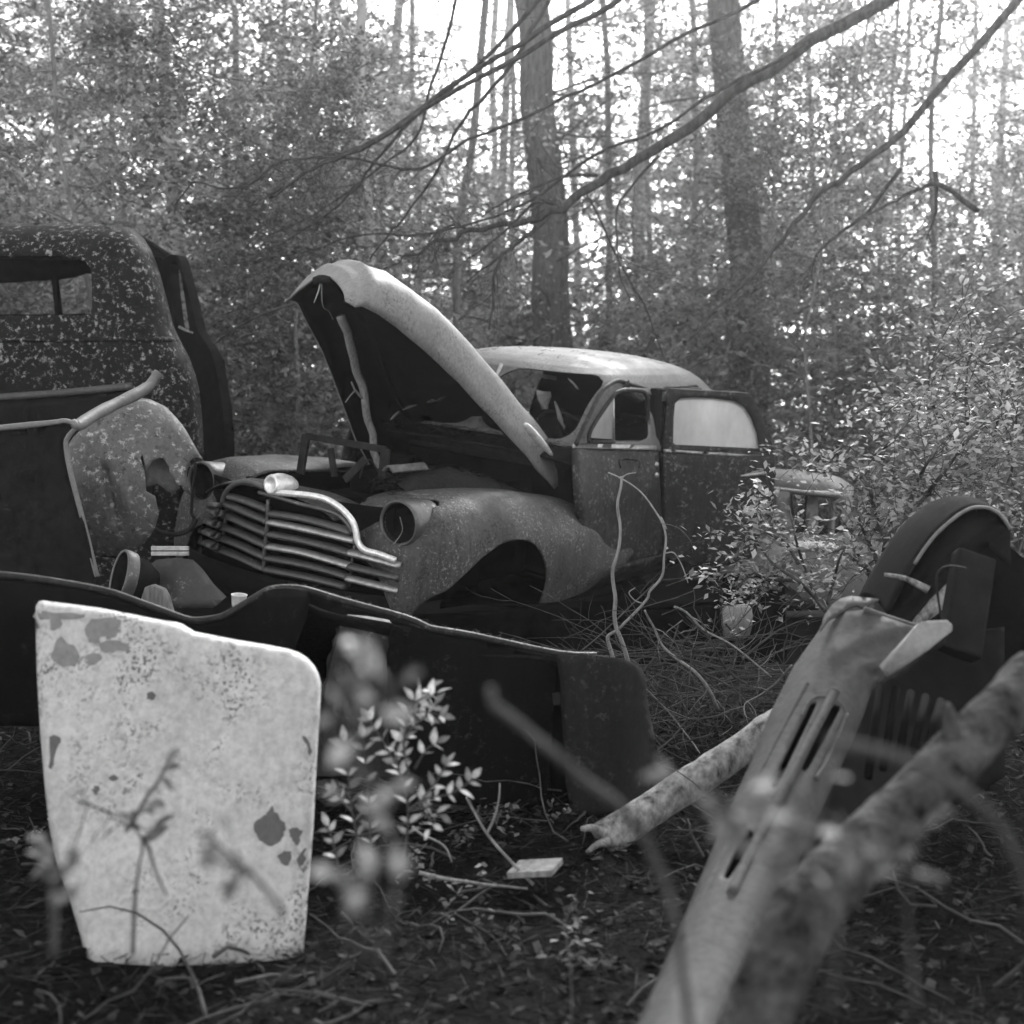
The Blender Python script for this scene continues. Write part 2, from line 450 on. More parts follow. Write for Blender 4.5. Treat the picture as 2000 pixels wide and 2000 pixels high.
# emblem ornament
mb = MB(); c = gp(705, 385, .04); ax = Vector((1, -.05, .12))
mb.lathe([(.0, .022), (.028, .022), (.033, .03), (.046, .034), (.052, .02), (.049, .008), (.055, .0), (.06, -.02), (.06, -.04), (.056, -.07), (.05, -.10), (.035, -.13), (.01, -.15)], c + Vector((-.02, 0, .01)), ax, 26)
mb.build('emblem', m_bright, sedan)
# nose panel above the grille, back to the radiator frame, and lower valance
def nose(s, t):
    y = lerp(-.46, .46, s); x0 = .90 - .3 * y * y
    x = lerp(x0 + .02, .50, t); z = .955 - .10 * (abs(y) / .46) ** 3 - .06 * t * (1 - abs(y)) + .03 * math.sin(t * math.pi)
    return Vector((x, y, z + .006 * nz((x, y, z), 7)))
v, f = grid(26, 12, nose); obj('nose_panel', v, f, m_fender, sedan, thick=.006)
def valance(s, t):
    y = lerp(-.72, .72, s); z = lerp(.50, .26, t); return Vector((.88 - .3 * y * y - .12 * t * t, y, z + .03 * math.sin(s * 9) * t))
v, f = grid(26, 8, valance); obj('lower_valance', v, f, m_black, sedan, thick=.006)

# --- engine bay: radiator frame, inner aprons, firewall
fr = empty('radiator_frame'); fr.parent = sedan
def q3(x, y, lx=.42): return sl(*k3(x, y), 0, lx)
for a, b, w, h in (((188, 1285), (150, 1530), .05, .02), ((186, 1292), (690, 1380), .035, .02), ((686, 1375), (668, 1565), .05, .025),
                   ((340, 1370), (365, 1550), .035, .02), ((560, 1440), (430, 1570), .045, .012)):
    mb = MB(); mb.beam(q3(*a), q3(*b), w, h, up=(1, 0, 0)); mb.build('frame_bar', m_inner, fr, False, bevel=.003)
mb = MB(); mb.tube(smooth_path([q3(520, 1560), q3(560, 1455), q3(600, 1450), q3(640, 1520)]), .004, 5); mb.build('frame_wire', m_inner, fr)
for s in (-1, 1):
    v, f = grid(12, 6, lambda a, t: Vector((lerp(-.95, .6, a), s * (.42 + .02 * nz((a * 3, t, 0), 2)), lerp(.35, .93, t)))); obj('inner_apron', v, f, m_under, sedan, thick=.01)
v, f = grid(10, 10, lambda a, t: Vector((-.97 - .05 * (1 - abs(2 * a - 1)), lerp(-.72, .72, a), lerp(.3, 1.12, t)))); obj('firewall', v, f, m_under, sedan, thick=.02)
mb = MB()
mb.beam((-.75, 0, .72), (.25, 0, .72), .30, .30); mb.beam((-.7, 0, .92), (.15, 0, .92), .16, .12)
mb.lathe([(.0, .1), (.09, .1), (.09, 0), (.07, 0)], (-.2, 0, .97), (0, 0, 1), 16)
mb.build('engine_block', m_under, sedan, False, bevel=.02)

# --- hood, twisted on its hinges
near = [((1750, 1630), .62), ((1580, 1425), .61), ((1400, 1230), .60), ((1150, 960), .58), ((900, 730), .55), ((760, 612), .52), ((640, 530), .50), ((540, 478), .48), ((495, 484), .47), ((430, 445), .44)]
NE = [sl(*k3(*q), 1, y) for q, y in near]
FE = [Vector((-.80, -.60, .72)), Vector((-.66, -.60, .86)), Vector((-.48, -.6, 1.06)), Vector((-.30, -.585, 1.33)), Vector((-.1, -.56, 1.60)), Vector((.03, -.54, 1.73)), Vector((.13, -.52, 1.82)),
      Vector((.20, -.50, 1.885)), Vector((.28, -.47, 1.90)), Vector((.345, -.44, 1.895))]
HH = [.43, .41, .385, .35, .32, .29, .28, .255, .21, .13]
def hood_pt(s, t):
    k = s * (len(NE) - 1); i = min(int(k), len(NE) - 2); w = k - i
    n = NE[i].lerp(NE[i + 1], w); f = FE[i].lerp(FE[i + 1], w); h = lerp(HH[i], HH[i + 1], w)
    d = ((NE[min(i + 2, 9)] + FE[min(i + 2, 9)]) - (NE[max(i - 1, 0)] + FE[max(i - 1, 0)])).normalized()
    up = d.cross(n - f).normalized()
    if up.z < 0: up = -up
    a = (t - .5) * math.pi; sx = math.sin(a); cx = max(0, math.cos(a))
    k2_ = max(0, (s - .5) / .5); e = lerp(.62, 1.9, k2_ ** 1.5) if sx < 0 else lerp(.62, 1.15, k2_ ** 2)
    p = (n + f) / 2 + (n - f) / 2 * math.copysign(abs(sx) ** e, sx) + up * h * cx ** e
    p -= d * .16 * max(0, 1 - s / .12) * cx ** .5
    return p + up * .006 * nz(p, 5, 4)
v, f = grid(64, 44, hood_pt); f = [tuple(reversed(q)) for q in f]
hood = obj('hood', v, f, m_hood, sedan)
hood.data.materials.append(m_under)
sm = hood.modifiers.new('t', 'SOLIDIFY'); sm.thickness = .012; sm.offset = -1; sm.material_offset = 1; sm.material_offset_rim = 0
# folded lip along the near edge, side ornament spear, latch
mb = MB(); P = smooth_path(NE, 4); mb.tube([p + Vector((0, -.012, .004)) for p in P], .009, 6); mb.build('hood_lip', m_under, hood)
mb = MB(); sp0 = [hood_pt(.085, .90), hood_pt(.11, .875), hood_pt(.17, .865), hood_pt(.215, .87)]
c0 = sl(*k3(1735, 1418), 1, .67); c1 = sl(*k3(1560, 1215), 1, .65)
mb.tube(smooth_path([c0, c0.lerp(c1, .35), c0.lerp(c1, .7), c1], 4), [.006, .012, .016, .02, .022, .024, .025, .025, .025, .024, .022, .018, .01], 8, flat=.5)
mb.build('hood_spear', m_bright, hood)
mb = MB(); lc = sl(*k3(285, 320), 1, .16)
mb.lathe([(.02, -.03), (.045, -.02), (.05, 0), (.045, .012), (.02, .015)], lc, (0, 0.2, -1), 14)
mb.build('hood_latch', m_black, hood)
mb = MB(); mb.tube(smooth_path([lc + Vector((.01, .0, 0)), sl(*k3(265, 380), 1, .18), sl(*k3(236, 455), 1, .2)]), [.012, .012, .012, .011, .01, .009, .008, .006, .005], 6, flat=.4)
mb.build('latch_lever', m_trim, hood)
mb = MB(); mb.tube(smooth_path([lc, sl(*k3(290, 470), 1, .15), sl(*k3(330, 510), 1, .12), sl(*k3(355, 560), 1, .1)]), .003, 5)
mb.build('latch_cable', m_trim, hood)

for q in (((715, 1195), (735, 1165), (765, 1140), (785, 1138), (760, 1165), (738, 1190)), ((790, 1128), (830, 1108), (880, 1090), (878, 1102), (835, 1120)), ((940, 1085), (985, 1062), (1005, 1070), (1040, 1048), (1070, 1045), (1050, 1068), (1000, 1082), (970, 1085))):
    v, f = patch([k3(a + rnd.uniform(-4, 4), b + rnd.uniform(-4, 4)) for a, b in q], [], 5, lambda a, b: sl(a, b, 1, -.12)); obj('gap_light_patch', v, f, m_hood, hood, thick=.004)  # light through the gap between hood and cowl, painted as pale patches
for t in (.30, .70):
    mb = MB(); mb.tube([hood_pt(s_, t) - Vector((.015, 0, .03)) for s_ in (.1, .25, .4, .55, .7, .85)], .016, 6, flat=.6); mb.build('hood_brace', m_black, hood)
# --- cowl
def cowl(s, t):
    y = lerp(-.78, .78, s); x = lerp(-.98, -.80 - .0 * t, t) + .0; z = 1.17 - .05 * t - .05 * (y / .78) ** 4
    return Vector((x + .12 * (1 - (y / .78) ** 2), y, z))
v, f = grid(22, 6, cowl); obj('cowl', v, f, m_black, sedan, thick=.01)

# --- greenhouse shell
rings = [(1.10, -.86, -3.80, .815), (1.16, -.88, -3.76, .81), (1.24, -.92, -3.68, .795), (1.32, -.97, -3.58, .775), (1.40, -1.02, -3.46, .75), (1.47, -1.07, -3.34, .722),
         (1.53, -1.12, -3.22, .685), (1.575, -1.17, -3.10, .64), (1.61, -1.24, -2.96, .58), (1.64, -1.33, -2.78, .50), (1.665, -1.45, -2.58, .40), (1.682, -1.6, -2.36, .28), (1.6925, -1.93, -1.97, .012)]
def dome(s, t):
    k = s * (len(rings) - 1); i = min(int(k), len(rings) - 2); w = k - i
    z, xf, xr, hw = [lerp(a, b, w) for a, b in zip(rings[i], rings[i + 1])]
    a = t * 2 * math.pi; c, q = math.cos(a), math.sin(a); e = 2 / 4.6 if c > 0 else 2 / 2.6
    xc = (xf + xr) / 2 + .12 * (xf - xr); ax = (xf - xc) if c > 0 else (xc - xr)
    r = Vector((xc + ax * math.copysign(abs(c) ** e, c), hw * math.copysign(abs(q) ** (2 / 4.6 if c > 0 else 2 / 3.0), q), z))
    return r + Vector((0, 0, .004 * nz(r, 2.5, 8) * (1 - s)))
v, f = grid(62, 200, dome, wrap=True)
v.append(Vector((-1.95, 0, 1.693))); n0 = 61 * 200
f += [(n0 + (k + 1) % 200, n0 + k, len(v) - 1)[::-1] for k in range(200)]
def rrect(y, z, y0, y1, z0, z1, r):
    cx, cz = (y0 + y1) / 2, (z0 + z1) / 2; dx = abs(y - cx) - (y1 - y0) / 2 + r; dz = abs(z - cz) - (z1 - z0) / 2 + r
    return math.hypot(max(dx, 0), max(dz, 0)) + min(max(dx, dz), 0) - r
v, f = punch(v, f, lambda p: rrect(abs(p.y), p.z, .018, .655, 1.19, 1.575, .085) if p.x > -1.35 else 1)
win = [k6(*q) for q in ((722, 636), (760, 540), (868, 395), (905, 366), (945, 356), (1035, 362), (1058, 385), (1068, 430), (1070, 620), (1055, 642), (1030, 650), (745, 650))]
dr = lambda p: rrect(p.x, p.z, -2.72, -1.93, .9, 1.50, .10)
def side_holes(p):
    if abs(p.y) < .5: return 1
    if p.x > -1.88: return sd_poly(*sp((p.x, abs(p.y), p.z)), win) / 300
    return dr(p)
v, f = punch(v, f, side_holes)
v, f = punch(v, f, lambda p: rrect(abs(p.y), p.z, .02, .42, 1.28, 1.50, .08) if p.x < -2.9 else 1)
roof = obj('roof', v, f, m_roof, sedan)
roof.data.materials.append(m_under)
sm = roof.modifiers.new('t', 'SOLIDIFY'); sm.thickness = .008; sm.offset = -1; sm.material_offset = 1; sm.material_offset_rim = 1
# dark paint on pillars below the drip rail: separate pillar covers
mb = MB(); mb.tube(smooth_path([sl(*k6(*q), 1, y) for q, y in (((655, 672), .79), ((735, 500), .765), ((800, 372), .735), ((850, 325), .715), ((900, 303), .70), ((960, 320), .695), ((1090, 352), .69), ((1250, 352), .685), ((1370, 352), .67))], 4), .014, 7)
mb.build('drip_rail', m_body, roof)
# windshield divider + header debris
mb = MB(); mb.tube([Vector((-1.155, 0, 1.585)), Vector((-.915, 0, 1.18))], .014, 6); mb.build('windshield_divider', m_trim, roof)

# --- front door
def side_y(x, z): return .885 - .10 * max(0, (z - .85) / .3) ** 2 - .04 * ((.62 - z) / .35) ** 2 * (1 if z < .62 else 0) + .0
def on_side(u, v, off=0.0):
    return surf(u, v, lambda p: side_y(p.x, p.z) + off, .3, 1.4, 1)
door_px = [k6(*q) for q in ((640, 690), (1118, 700), (1128, 900), (1140, 1150), (1148, 1312), (1000, 1345), (860, 1390), (700, 1440), (690, 1200), (655, 950))]
v, f = patch(door_px, [], 9, lambda a, b: on_side(a, b, .004 * math.sin(a * .03)))
fdoor = obj('front_door', v, f, m_body, sedan, thick=.03)
v, f = patch([k6(*q) for q in ((640, 664), (1115, 676), (1115, 700), (640, 688))], [], 9, lambda a, b: on_side(a, b, .022))
obj('belt_trim', v, f, m_trim, fdoor, thick=.012)
mb = MB(); mb.tube(smooth_path([sl(*k6(*q), 1, .775) for q in ((735, 655), (745, 580), (868, 395), (905, 366), (945, 356), (1035, 362), (1058, 385), (1068, 430), (1070, 620), (1055, 648), (1020, 655), (735, 655))], 3), .014, 6)
mb.build('window_frame', m_body, fdoor)
mb = MB(); mb.beam(sl(*k6(870, 385), 1, .76), sl(*k6(874, 650), 1, .775), .012, .012); mb.build('vent_post', m_trim, fdoor)
v, f = patch([k6(*q) for q in ((728, 628), (765, 545), (866, 402), (868, 638))], [], 20, lambda a, b: sl(a, b, 1, .768)); obj('vent_pane', v, f, m_glass, fdoor, False)
hp = [on_side(*k6(*q), .012) for q in ((915, 800), (905, 770), (925, 752), (990, 755), (1020, 770), (1015, 800))]
mb = MB(); mb.tube(smooth_path(hp, 4), .012, 7, flat=.6); mb.build('handle_recess', m_body, fdoor)
for q in ((1118, 782), (1118, 842)):
    mb = MB(); mb.lathe([(.0, .014), (.012, .012), (.018, .0)], on_side(*k6(*q), .02), (0, 1, 0), 10); mb.build('hinge_pin', m_trim, fdoor)
# window top flap of torn rubber
v, f = patch([k6(*q) for q in ((905, 366), (960, 300), (965, 372), (1040, 420), (1010, 430), (955, 400), (905, 385))], [], 12, lambda a, b: sl(a, b, 1, .75)); obj('torn_seal', v, f, m_black, fdoor, thick=.01)

# --- sills, right side, rear quarter, floor, trunk
v, f = grid(30, 8, lambda s, t: Vector((lerp(-.70, -2.95, s), .90 - .12 * t * t + .006 * nz((s * 9, t, 0), 2), lerp(.43, .27, t)))); obj('sill', v, f, m_body, sedan, thick=.012)
v, f = grid(40, 14, lambda s, t: Vector((lerp(-.7, -3.55, s), -side_y(0, lerp(1.14, .3, t)), lerp(1.14, .3, t)))); obj('body_side', v, f, m_body, sedan, thick=.02)
def quarter(s, t):
    x = lerp(-2.66, -3.62, s); z = lerp(1.14, .3, t)
    return Vector((x, side_y(x, z) - .25 * s ** 3 + .10 * math.exp(-((x + 3.15) / .4) ** 2 - ((z - .6) / .28) ** 2), z))
v, f = grid(24, 16, quarter); obj('rear_quarter', v, f, m_body, sedan, thick=.02)
v, f = grid(14, 16, lambda s, t: Vector((-3.62 - .22 * math.sin(t * math.pi * .8) + .12 * (2 * s - 1) ** 4, lerp(-.86, .64, s), lerp(1.14, .35, t)))); obj('trunk_lid', v, f, m_body, sedan, thick=.02)
v, f = grid(10, 8, lambda s, t: Vector((lerp(-.95, -3.5, s), lerp(-.84, .84, t), .34 + .02 * nz((s * 8, t * 4, 0), 2)))); obj('floor_pan', v, f, m_under, sedan, thick=.02)
mb = MB(); mb.beam((-1.88, .80, .36), (-1.88, .735, 1.50), .09, .05, up=(0, 1, 0)); mb.build('door_pillar', m_black, sedan, False, bevel=.01)
# dash, steering wheel, seats
mb = MB(); mb.beam((-1.05, -.70, 1.08), (-1.05, .70, 1.08), .22, .16); mb.build('dashboard', m_inner, sedan, False, bevel=.05)
sw = MB(); c = Vector((-1.42, .36, 1.17)); ax = Vector((-.75, 0, .65)).normalized(); a = Vector((0, 1, 0)); b = ax.cross(a)
sw.tube([c + a * .2 * math.cos(t * .2618) + b * .2 * math.sin(t * .2618) for t in range(25)], .011, 6, cap=False)
for t in (.5, 2.6, 4.7): sw.tube([c - ax * .02, c + a * .2 * math.cos(t) + b * .2 * math.sin(t)], .008, 5)
sw.tube([c, c - ax * .5], .018, 6); sw.build('steering_wheel', m_inner, sedan)
for x in (-1.75, -2.85):
    def seat(s, t, x=x):
        y = lerp(-.68, .68, s); u = t * 2
        p = Vector((x + .25 - .45 * min(u, 1), y, .62)) if u < 1 else Vector((x - .2 - .14 * (u - 1), y, .62 + .48 * (u - 1)))
        return p + Vector((0, 0, .05 * math.sin(s * 12) * .4 + .03 * nz(p, 4)))
    v, f = grid(24, 14, seat); obj('seat', v, f, m_inner, sedan, thick=.10)

for q, yy in ((((432, 360), (470, 368), (510, 362), (515, 400), (500, 440), (492, 470), (462, 462), (440, 410)), .32), (((535, 420), (550, 428), (600, 560), (590, 580), (560, 520)), .42), (((455, 262), (550, 278), (548, 298), (460, 285)), .2), (((610, 290), (640, 310), (675, 352), (660, 352)), .5)):
    v, f = patch([k6(a + rnd.uniform(-5, 5), b + rnd.uniform(-5, 5)) for a, b in q], [], 7, lambda a, b: sl(a, b, 1, yy) + Vector((.02 * nz((a * .1, b * .1, 0), 1), 0, 0))); obj('torn_upholstery', v, f, m_hood, sedan, thick=.006)
# --- open rear door: hung on the pillar and swung out
hinge = Vector((-1.93, .86, 0)); ang = R(47)
ddir = Vector((-math.cos(ang), math.sin(ang), 0)); dn = Vector((math.sin(ang), math.cos(ang), 0))
def on_door(u, v, off=0.0):
    e = SR @ ray(u, v); p = hinge + dn * off; return so + e * ((p - so).dot(dn) / e.dot(dn))
rd = [k6(*q) for q in ((1150, 690), (1178, 380), (1184, 345), (1260, 350), (1470, 362), (1640, 372), (1665, 400), (1720, 520), (1760, 620), (1785, 700), (1790, 745), (1785, 900), (1770, 1040), (1735, 1110), (1700, 1200), (1680, 1290), (1650, 1352), (1400, 1358), (1165, 1330), (1150, 1200))]
rw = [k6(*q) for q in ((1208, 655), (1212, 500), (1220, 430), (1250, 402), (1320, 396), (1450, 402), (1560, 418), (1620, 452), (1660, 520), (1690, 600), (1702, 690), (1400, 676), (1225, 668))]
v, f = patch(rd, [rw], 9, lambda a, b: on_door(a, b, .05 * max(0, 1 - ((b - 1000) / 200) ** 2) * (1 if b > 890 else 0)))
rdoor = obj('rear_door', v, f, m_body, sedan, thick=.045)
v, f = patch([k6(*q) for q in ((1160, 694), (1788, 736), (1790, 750), (1160, 708))], [], 9, lambda a, b: on_door(a, b, .035)); obj('belt_trim', v, f, m_trim, rdoor, thick=.012)
v, f = patch([(x, y) for x, y in rw], [], 12, lambda a, b: on_door(a, b, 0)); obj('window_pane', v, f, m_glass, rdoor, False)
mb = MB(); mb.tube(smooth_path([on_door(*k6(*q), .04 + o) for q, o in (((1738, 838), .0), ((1730, 832), .05), ((1700, 836), .055), ((1650, 842), .05), ((1600, 848), .045))], 4), [.016] * 6 + [.012] * 8 + [.007] * 3, 7); mb.build('door_handle', m_trim, rdoor)

# ------------------------------------------------------------------ leaves, twigs, branches
import numpy as np
rng = np.random.default_rng(11)
def leaf_mat(name, c, tr=.45, var=.35):
    m, nt, b = new_mat(name); out = [n for n in nt.nodes if n.type == 'OUTPUT_MATERIAL'][0]
    t = ntex(nt, 3, 3, .6); cc = ramp(nt, t, [(.3, c * (1 - var)), (.7, c * (1 + var))])
    nt.links.new(cc, b.inputs['Base Color']); b.inputs['Roughness'].default_value = .55; b.inputs['Specular IOR Level'].default_value = .35
    tl = N(nt, 'BsdfTranslucent'); nt.links.new(cc, tl.inputs[0])
    a = N(nt, 'MixShader'); a.inputs[0].default_value = tr; nt.links.new(b.outputs[0], a.inputs[1]); nt.links.new(tl.outputs[0], a.inputs[2])
    nt.links.new(a.outputs[0], out.inputs[0]); return m
LEAF = [leaf_mat('leaf dark', .10, .5), leaf_mat('leaf mid', .19, .5), leaf_mat('leaf pale', .29, .5)]
m_needle = leaf_mat('spruce needle spray', .06, .3)
def quads(name, V, mats, idx=None, parent=None):
    """V: (n, 4, 3) array of leaf corners"""
    n = len(V); me = bpy.data.meshes.new(name)
    me.vertices.add(n * 4); me.vertices.foreach_set('co', V.reshape(-1).astype(np.float32))
    me.loops.add(n * 4); me.loops.foreach_set('vertex_index', np.arange(n * 4, dtype=np.int32))
    me.polygons.add(n); me.polygons.foreach_set('loop_start', np.arange(0, n * 4, 4, dtype=np.int32))
    for m in mats: me.materials.append(m)
    if idx is not None: me.polygons.foreach_set('material_index', idx.astype(np.int32))
    me.update(calc_edges=True)
    o = bpy.data.objects.new(name, me); col.objects.link(o)
    if parent: o.parent = parent
    return o
def leaves(C, size, aspect=.5, up=.5, droop=None):
    """leaf-shaped quads at the centres C"""
    n = len(C); nrm = rng.normal(size=(n, 3)); nrm[:, 2] = np.abs(nrm[:, 2]) + up; nrm /= np.linalg.norm(nrm, axis=1)[:, None]
    a = rng.normal(size=(n, 3)); a -= nrm * (a * nrm).sum(1)[:, None]; a /= np.linalg.norm(a, axis=1)[:, None]
    b = np.cross(nrm, a); L = (size * rng.uniform(.6, 1.3, n))[:, None]; W = L * aspect
    return np.stack([C - a * L * .5, C + b * W * .5 - a * L * .06 + nrm * W * .12, C + a * L * .5, C - b * W * .5 - a * L * .06 + nrm * W * .12], 1)
def clumps(centres, per, spread, size, aspect=.5, flat=.6, up=.5):
    n = len(centres); C = np.repeat(centres, per, 0) + rng.normal(size=(n * per, 3)) * np.array([1, 1, flat]) * spread
    return leaves(C, size, aspect, up)
def sprays(P, D, length, per, width, droop=.25):
    """flat fern-like conifer sprays: needles twigs as thin quads along direction D from point P"""
    out = []
    n = len(P)
    t = rng.uniform(.05, 1, (n, per)); side = rng.choice([-1, 1], (n, per))
    up = np.array([0, 0, 1.]); B = np.cross(D, up); B /= np.linalg.norm(B, axis=1)[:, None] + 1e-9
    base = P[:, None] + D[:, None] * (t * length[:, None])[..., None]; base[..., 2] -= droop * (t ** 2) * length[:, None]
    dirs = B[:, None] * side[..., None] * .8 + D[:, None] * .6 + rng.normal(size=(n, per, 3)) * .18; dirs[..., 2] -= .12
    ln = (length[:, None] * .42 * (1.05 - t) + .04)[..., None]
    tip = base + dirs * ln; nb = np.cross(dirs, up) ; nb /= np.linalg.norm(nb, axis=-1, keepdims=True) + 1e-9
    w = width
    return np.stack([base, base + dirs * ln * .5 + nb * w, tip, base + dirs * ln * .5 - nb * w], 2).reshape(-1, 4, 3)

def wander(p, d, L, n, kink=.25, grav=0.0):
    P = [Vector(p)]; d = Vector(d).normalized()
    for i in range(n):
        d = (d + Vector((rnd.gauss(0, kink), rnd.gauss(0, kink), rnd.gauss(0, kink) + grav))).normalized(); P.append(P[-1] + d * L / n)
    return P
def twigs_on(mb, path, r0, n, L, depth=1, rad=None, spreadz=0.0, kink=.22, grav=0, start=.15):
    m = len(path)
    for k in range(n):
        i = min(m - 2, int((start + (1 - start) * rnd.random()) * (m - 1))); a = path[i]; t = (path[i + 1] - path[i]).normalized()
        o = Vector((rnd.gauss(0, 1), rnd.gauss(0, 1), rnd.gauss(0, 1) + spreadz)); o = (o - t * o.dot(t)).normalized()
        d = (t * .75 + o).normalized(); l = L * rnd.uniform(.35, 1)
        q = wander(a, d, l, 5, kink, grav); r = r0 * rnd.uniform(.5, 1)
        mb.tube(q, [r, r * .25], 4, cap=False)
        if depth > 1: twigs_on(mb, q, r * .6, 3, l * .5, depth - 1, kink=kink, grav=grav)

# ------------------------------------------------------------------ truck at the left
truck = tag(empty('truck_cab', (-2.3, 7.9, 0)), 'lichen covered old truck cab with a rounded roof at the left edge', 'truck')
m_cab = metal('lichened dark cab paint', .009, .005, .5, 1.0, .24, .55, .3, lich_scale=60, spec=.12)
m_cabroof = metal('pale chalky cab roof', .07, .035, .5, .3, .4, .5, .2, spec=.4)
sil = [k1(*q) for q in ((330, 126), (430, 132), (520, 152), (575, 185), (610, 222), (660, 305), (705, 430), (750, 600), (790, 760), (830, 850), (890, 960), (930, 1070), (950, 1150), (968, 1300), (978, 1450), (985, 1700), (985, 2450))]
TY = 7.45
def cab_y(u, v, r=75):
    d = min(poly_line_dist(u, v), r) / r
    return TY + .30 * (1 - math.sqrt(max(0, 1 - (1 - d) ** 2)))
def poly_line_dist(u, v):
    best = 1e9; L = [(-700, k1(0, 124)[1])] + sil
    for (x0, y0), (x1, y1) in zip(L, L[1:]):
        dx, dy = x1 - x0, y1 - y0; t = max(0, min(1, ((u - x0) * dx + (v - y0) * dy) / (dx * dx + dy * dy)))
        best = min(best, math.hypot(u - x0 - t * dx, v - y0 - t * dy))
    return best
cw = [k1(*q) for q in ((-560, 345), (-540, 330), (20, 325), (150, 330), (240, 352), (285, 400), (292, 500), (292, 650), (275, 688), (240, 695), (-540, 700), (-560, 680))]
outline = [k1(-960, 128)] + sil + [k1(-960, 2450)]
v, f = patch(outline, [cw], 12, lambda a, b: at(a, b, cab_y(a, b) + .006 * nz((a * .01, b * .01, 0), 2)))
obj('cab_back', local(truck, v), f, m_cab, truck, thick=.02)
edge = [at(u, v, TY + .30) for u, v in [k1(-960, 124)] + sil[:-1]]
def cabskin(s, t):
    i = min(int(s * (len(edge) - 1)), len(edge) - 2); w = s * (len(edge) - 1) - i; p = edge[i].lerp(edge[i + 1], w)
    # leave the door opening free: the skin only reaches forward above the belt
    L = 1.35 if s < .45 else .25
    return p + Vector((-.45 * t * (L / 1.35) if s > .2 else 0, L * t, -.05 * t * t if s < .3 else 0))
v, f = grid(60, 8, cabskin); obj('cab_roof', local(truck, v), f, m_cabroof, truck, thick=.02)
# windscreen wall seen through the back window
fy = TY + 1.5
fo2 = [k1(*q) for q in ((-700, 200), (560, 200), (700, 700), (760, 1400), (-700, 1400))]
fh = [[k1(*q) for q in ((75, 470), (180, 455), (250, 430), (330, 440), (420, 520), (430, 680), (100, 690))], [k1(*q) for q in ((-400, 500), (40, 472), (62, 690), (-420, 690))]]
v, f = patch(fo2, fh, 25, lambda a, b: at(a, b, fy)); obj('windscreen_frame', local(truck, v), f, m_black, truck, thick=.04)
mb = MB(); mb.tube([at(*k1(x, 845), cab_y(*k1(x, 845)) - .008) for x in (-900, -500, -100, 200, 450, 600, 700, 770, 815)], .02, 8, flat=.6); mb.build('belt_moulding', m_cab, truck).data.transform(Matrix.Translation(-truck.location))
mb = MB(); mb.tube([at(*k1(x, y), TY - .07) for x, y in ((-700, 1240), (20, 1190), (300, 1165), (540, 1140))], .022, 7); mb.build('bed_rail', m_cabroof, truck).data.transform(Matrix.Translation(-truck.location))
v, f = patch([k1(*q) for q in ((-700, 1250), (20, 1200), (540, 1150), (660, 1160), (680, 1900), (-700, 1900))], [], 30, lambda a, b: at(a, b, TY - .05)); obj('bed_front', local(truck, v), f, m_black, truck, thick=.02)
# open door, hung forward of the cab, dark side to the camera
do = [k1(*q) for q in ((682, 322), (712, 340), (742, 366), (778, 330), (815, 315), (850, 322), (872, 360), (890, 430), (940, 620), (978, 790), (1040, 880), (1080, 960), (1112, 1100), (1140, 1280), (1158, 1520), (1150, 1750), (990, 1750), (980, 1350), (945, 1100), (895, 960), (820, 810), (770, 650), (720, 450))]
dh = [k1(*q) for q in ((812, 375), (838, 360), (858, 385), (878, 450), (905, 620), (928, 775), (926, 795), (880, 785), (848, 772), (832, 680), (815, 520), (806, 420))]
def doory(u, v): return 8.75 - (u - 300) * .004
v, f = patch(do, [dh], 8, lambda a, b: at(a, b, doory(a, b))); dd = obj('cab_door', local(truck, v), f, m_black, truck, thick=.07, bevel=.012)
mb = MB(); mb.tube([at(*k1(x, y), doory(*k1(x, y)) - .05) for x, y in ((838, 768), (880, 790), (930, 806))], .01, 6); mb.build('window_channel', m_trim, dd).data.transform(Matrix.Translation(-truck.location))

# torn round fender in front of the cab
m_torn = metal('lichened fender sheet', .10, .045, .35, 1.0, .34, .5, .35, lich_scale=42, spots=.4, spec=.45)
tf = tag(empty('torn_fender', (-1.95, 6.5, 0)), 'bulging lichened truck fender with a torn jagged hole', 'fender')
to = [k2(*q) for q in ((60, 330), (90, 240), (150, 150), (230, 70), (320, 0), (400, -45), (480, -62), (560, -52), (640, -15), (700, 45), (750, 110), (790, 180), (842, 272), (815, 258), (790, 258), (766, 290), (756, 350), (768, 410), (779, 464), (760, 440), (742, 434), (728, 408), (700, 405), (690, 370), (668, 345), (664, 310), (632, 262), (605, 262), (585, 270), (552, 305), (540, 330), (518, 240), (510, 262), (532, 345), (540, 440), (590, 470), (608, 560), (590, 630), (560, 680), (520, 720), (470, 760), (400, 800), (310, 792), (240, 745), (150, 620), (90, 480))]
def tfy(u, v, off=0):
    a = (u - k2(400, 0)[0]) / 175; b = (v - k2(0, 380)[1]) / 175; r = min(.97, math.hypot(a, b) / 1.02)
    y = 6.75 - .42 * math.sqrt(1 - r * r)
    x2, y2 = (u - 90) / .36232, (v - 800) / .36232    # crumpled dent
    d = abs((x2 - 350) - (y2 - 450) * .22); y += .045 * math.exp(-(d / 28) ** 2) * (1 if 330 < y2 < 590 else math.exp(-((max(330 - y2, y2 - 590)) / 30) ** 2))
    y -= .03 * math.exp(-(((x2 - 420) - (y2 - 450) * .25) / 22) ** 2) * math.exp(-((y2 - 470) / 90) ** 2)
    return y + .012 * nz((u * .02, v * .02, 0), 1, 3) + off
v, f = patch(to, [], 7, lambda a, b: at(a, b, tfy(a, b))); obj('fender_skin', local(tf, v), f, m_torn, tf, thick=.008)
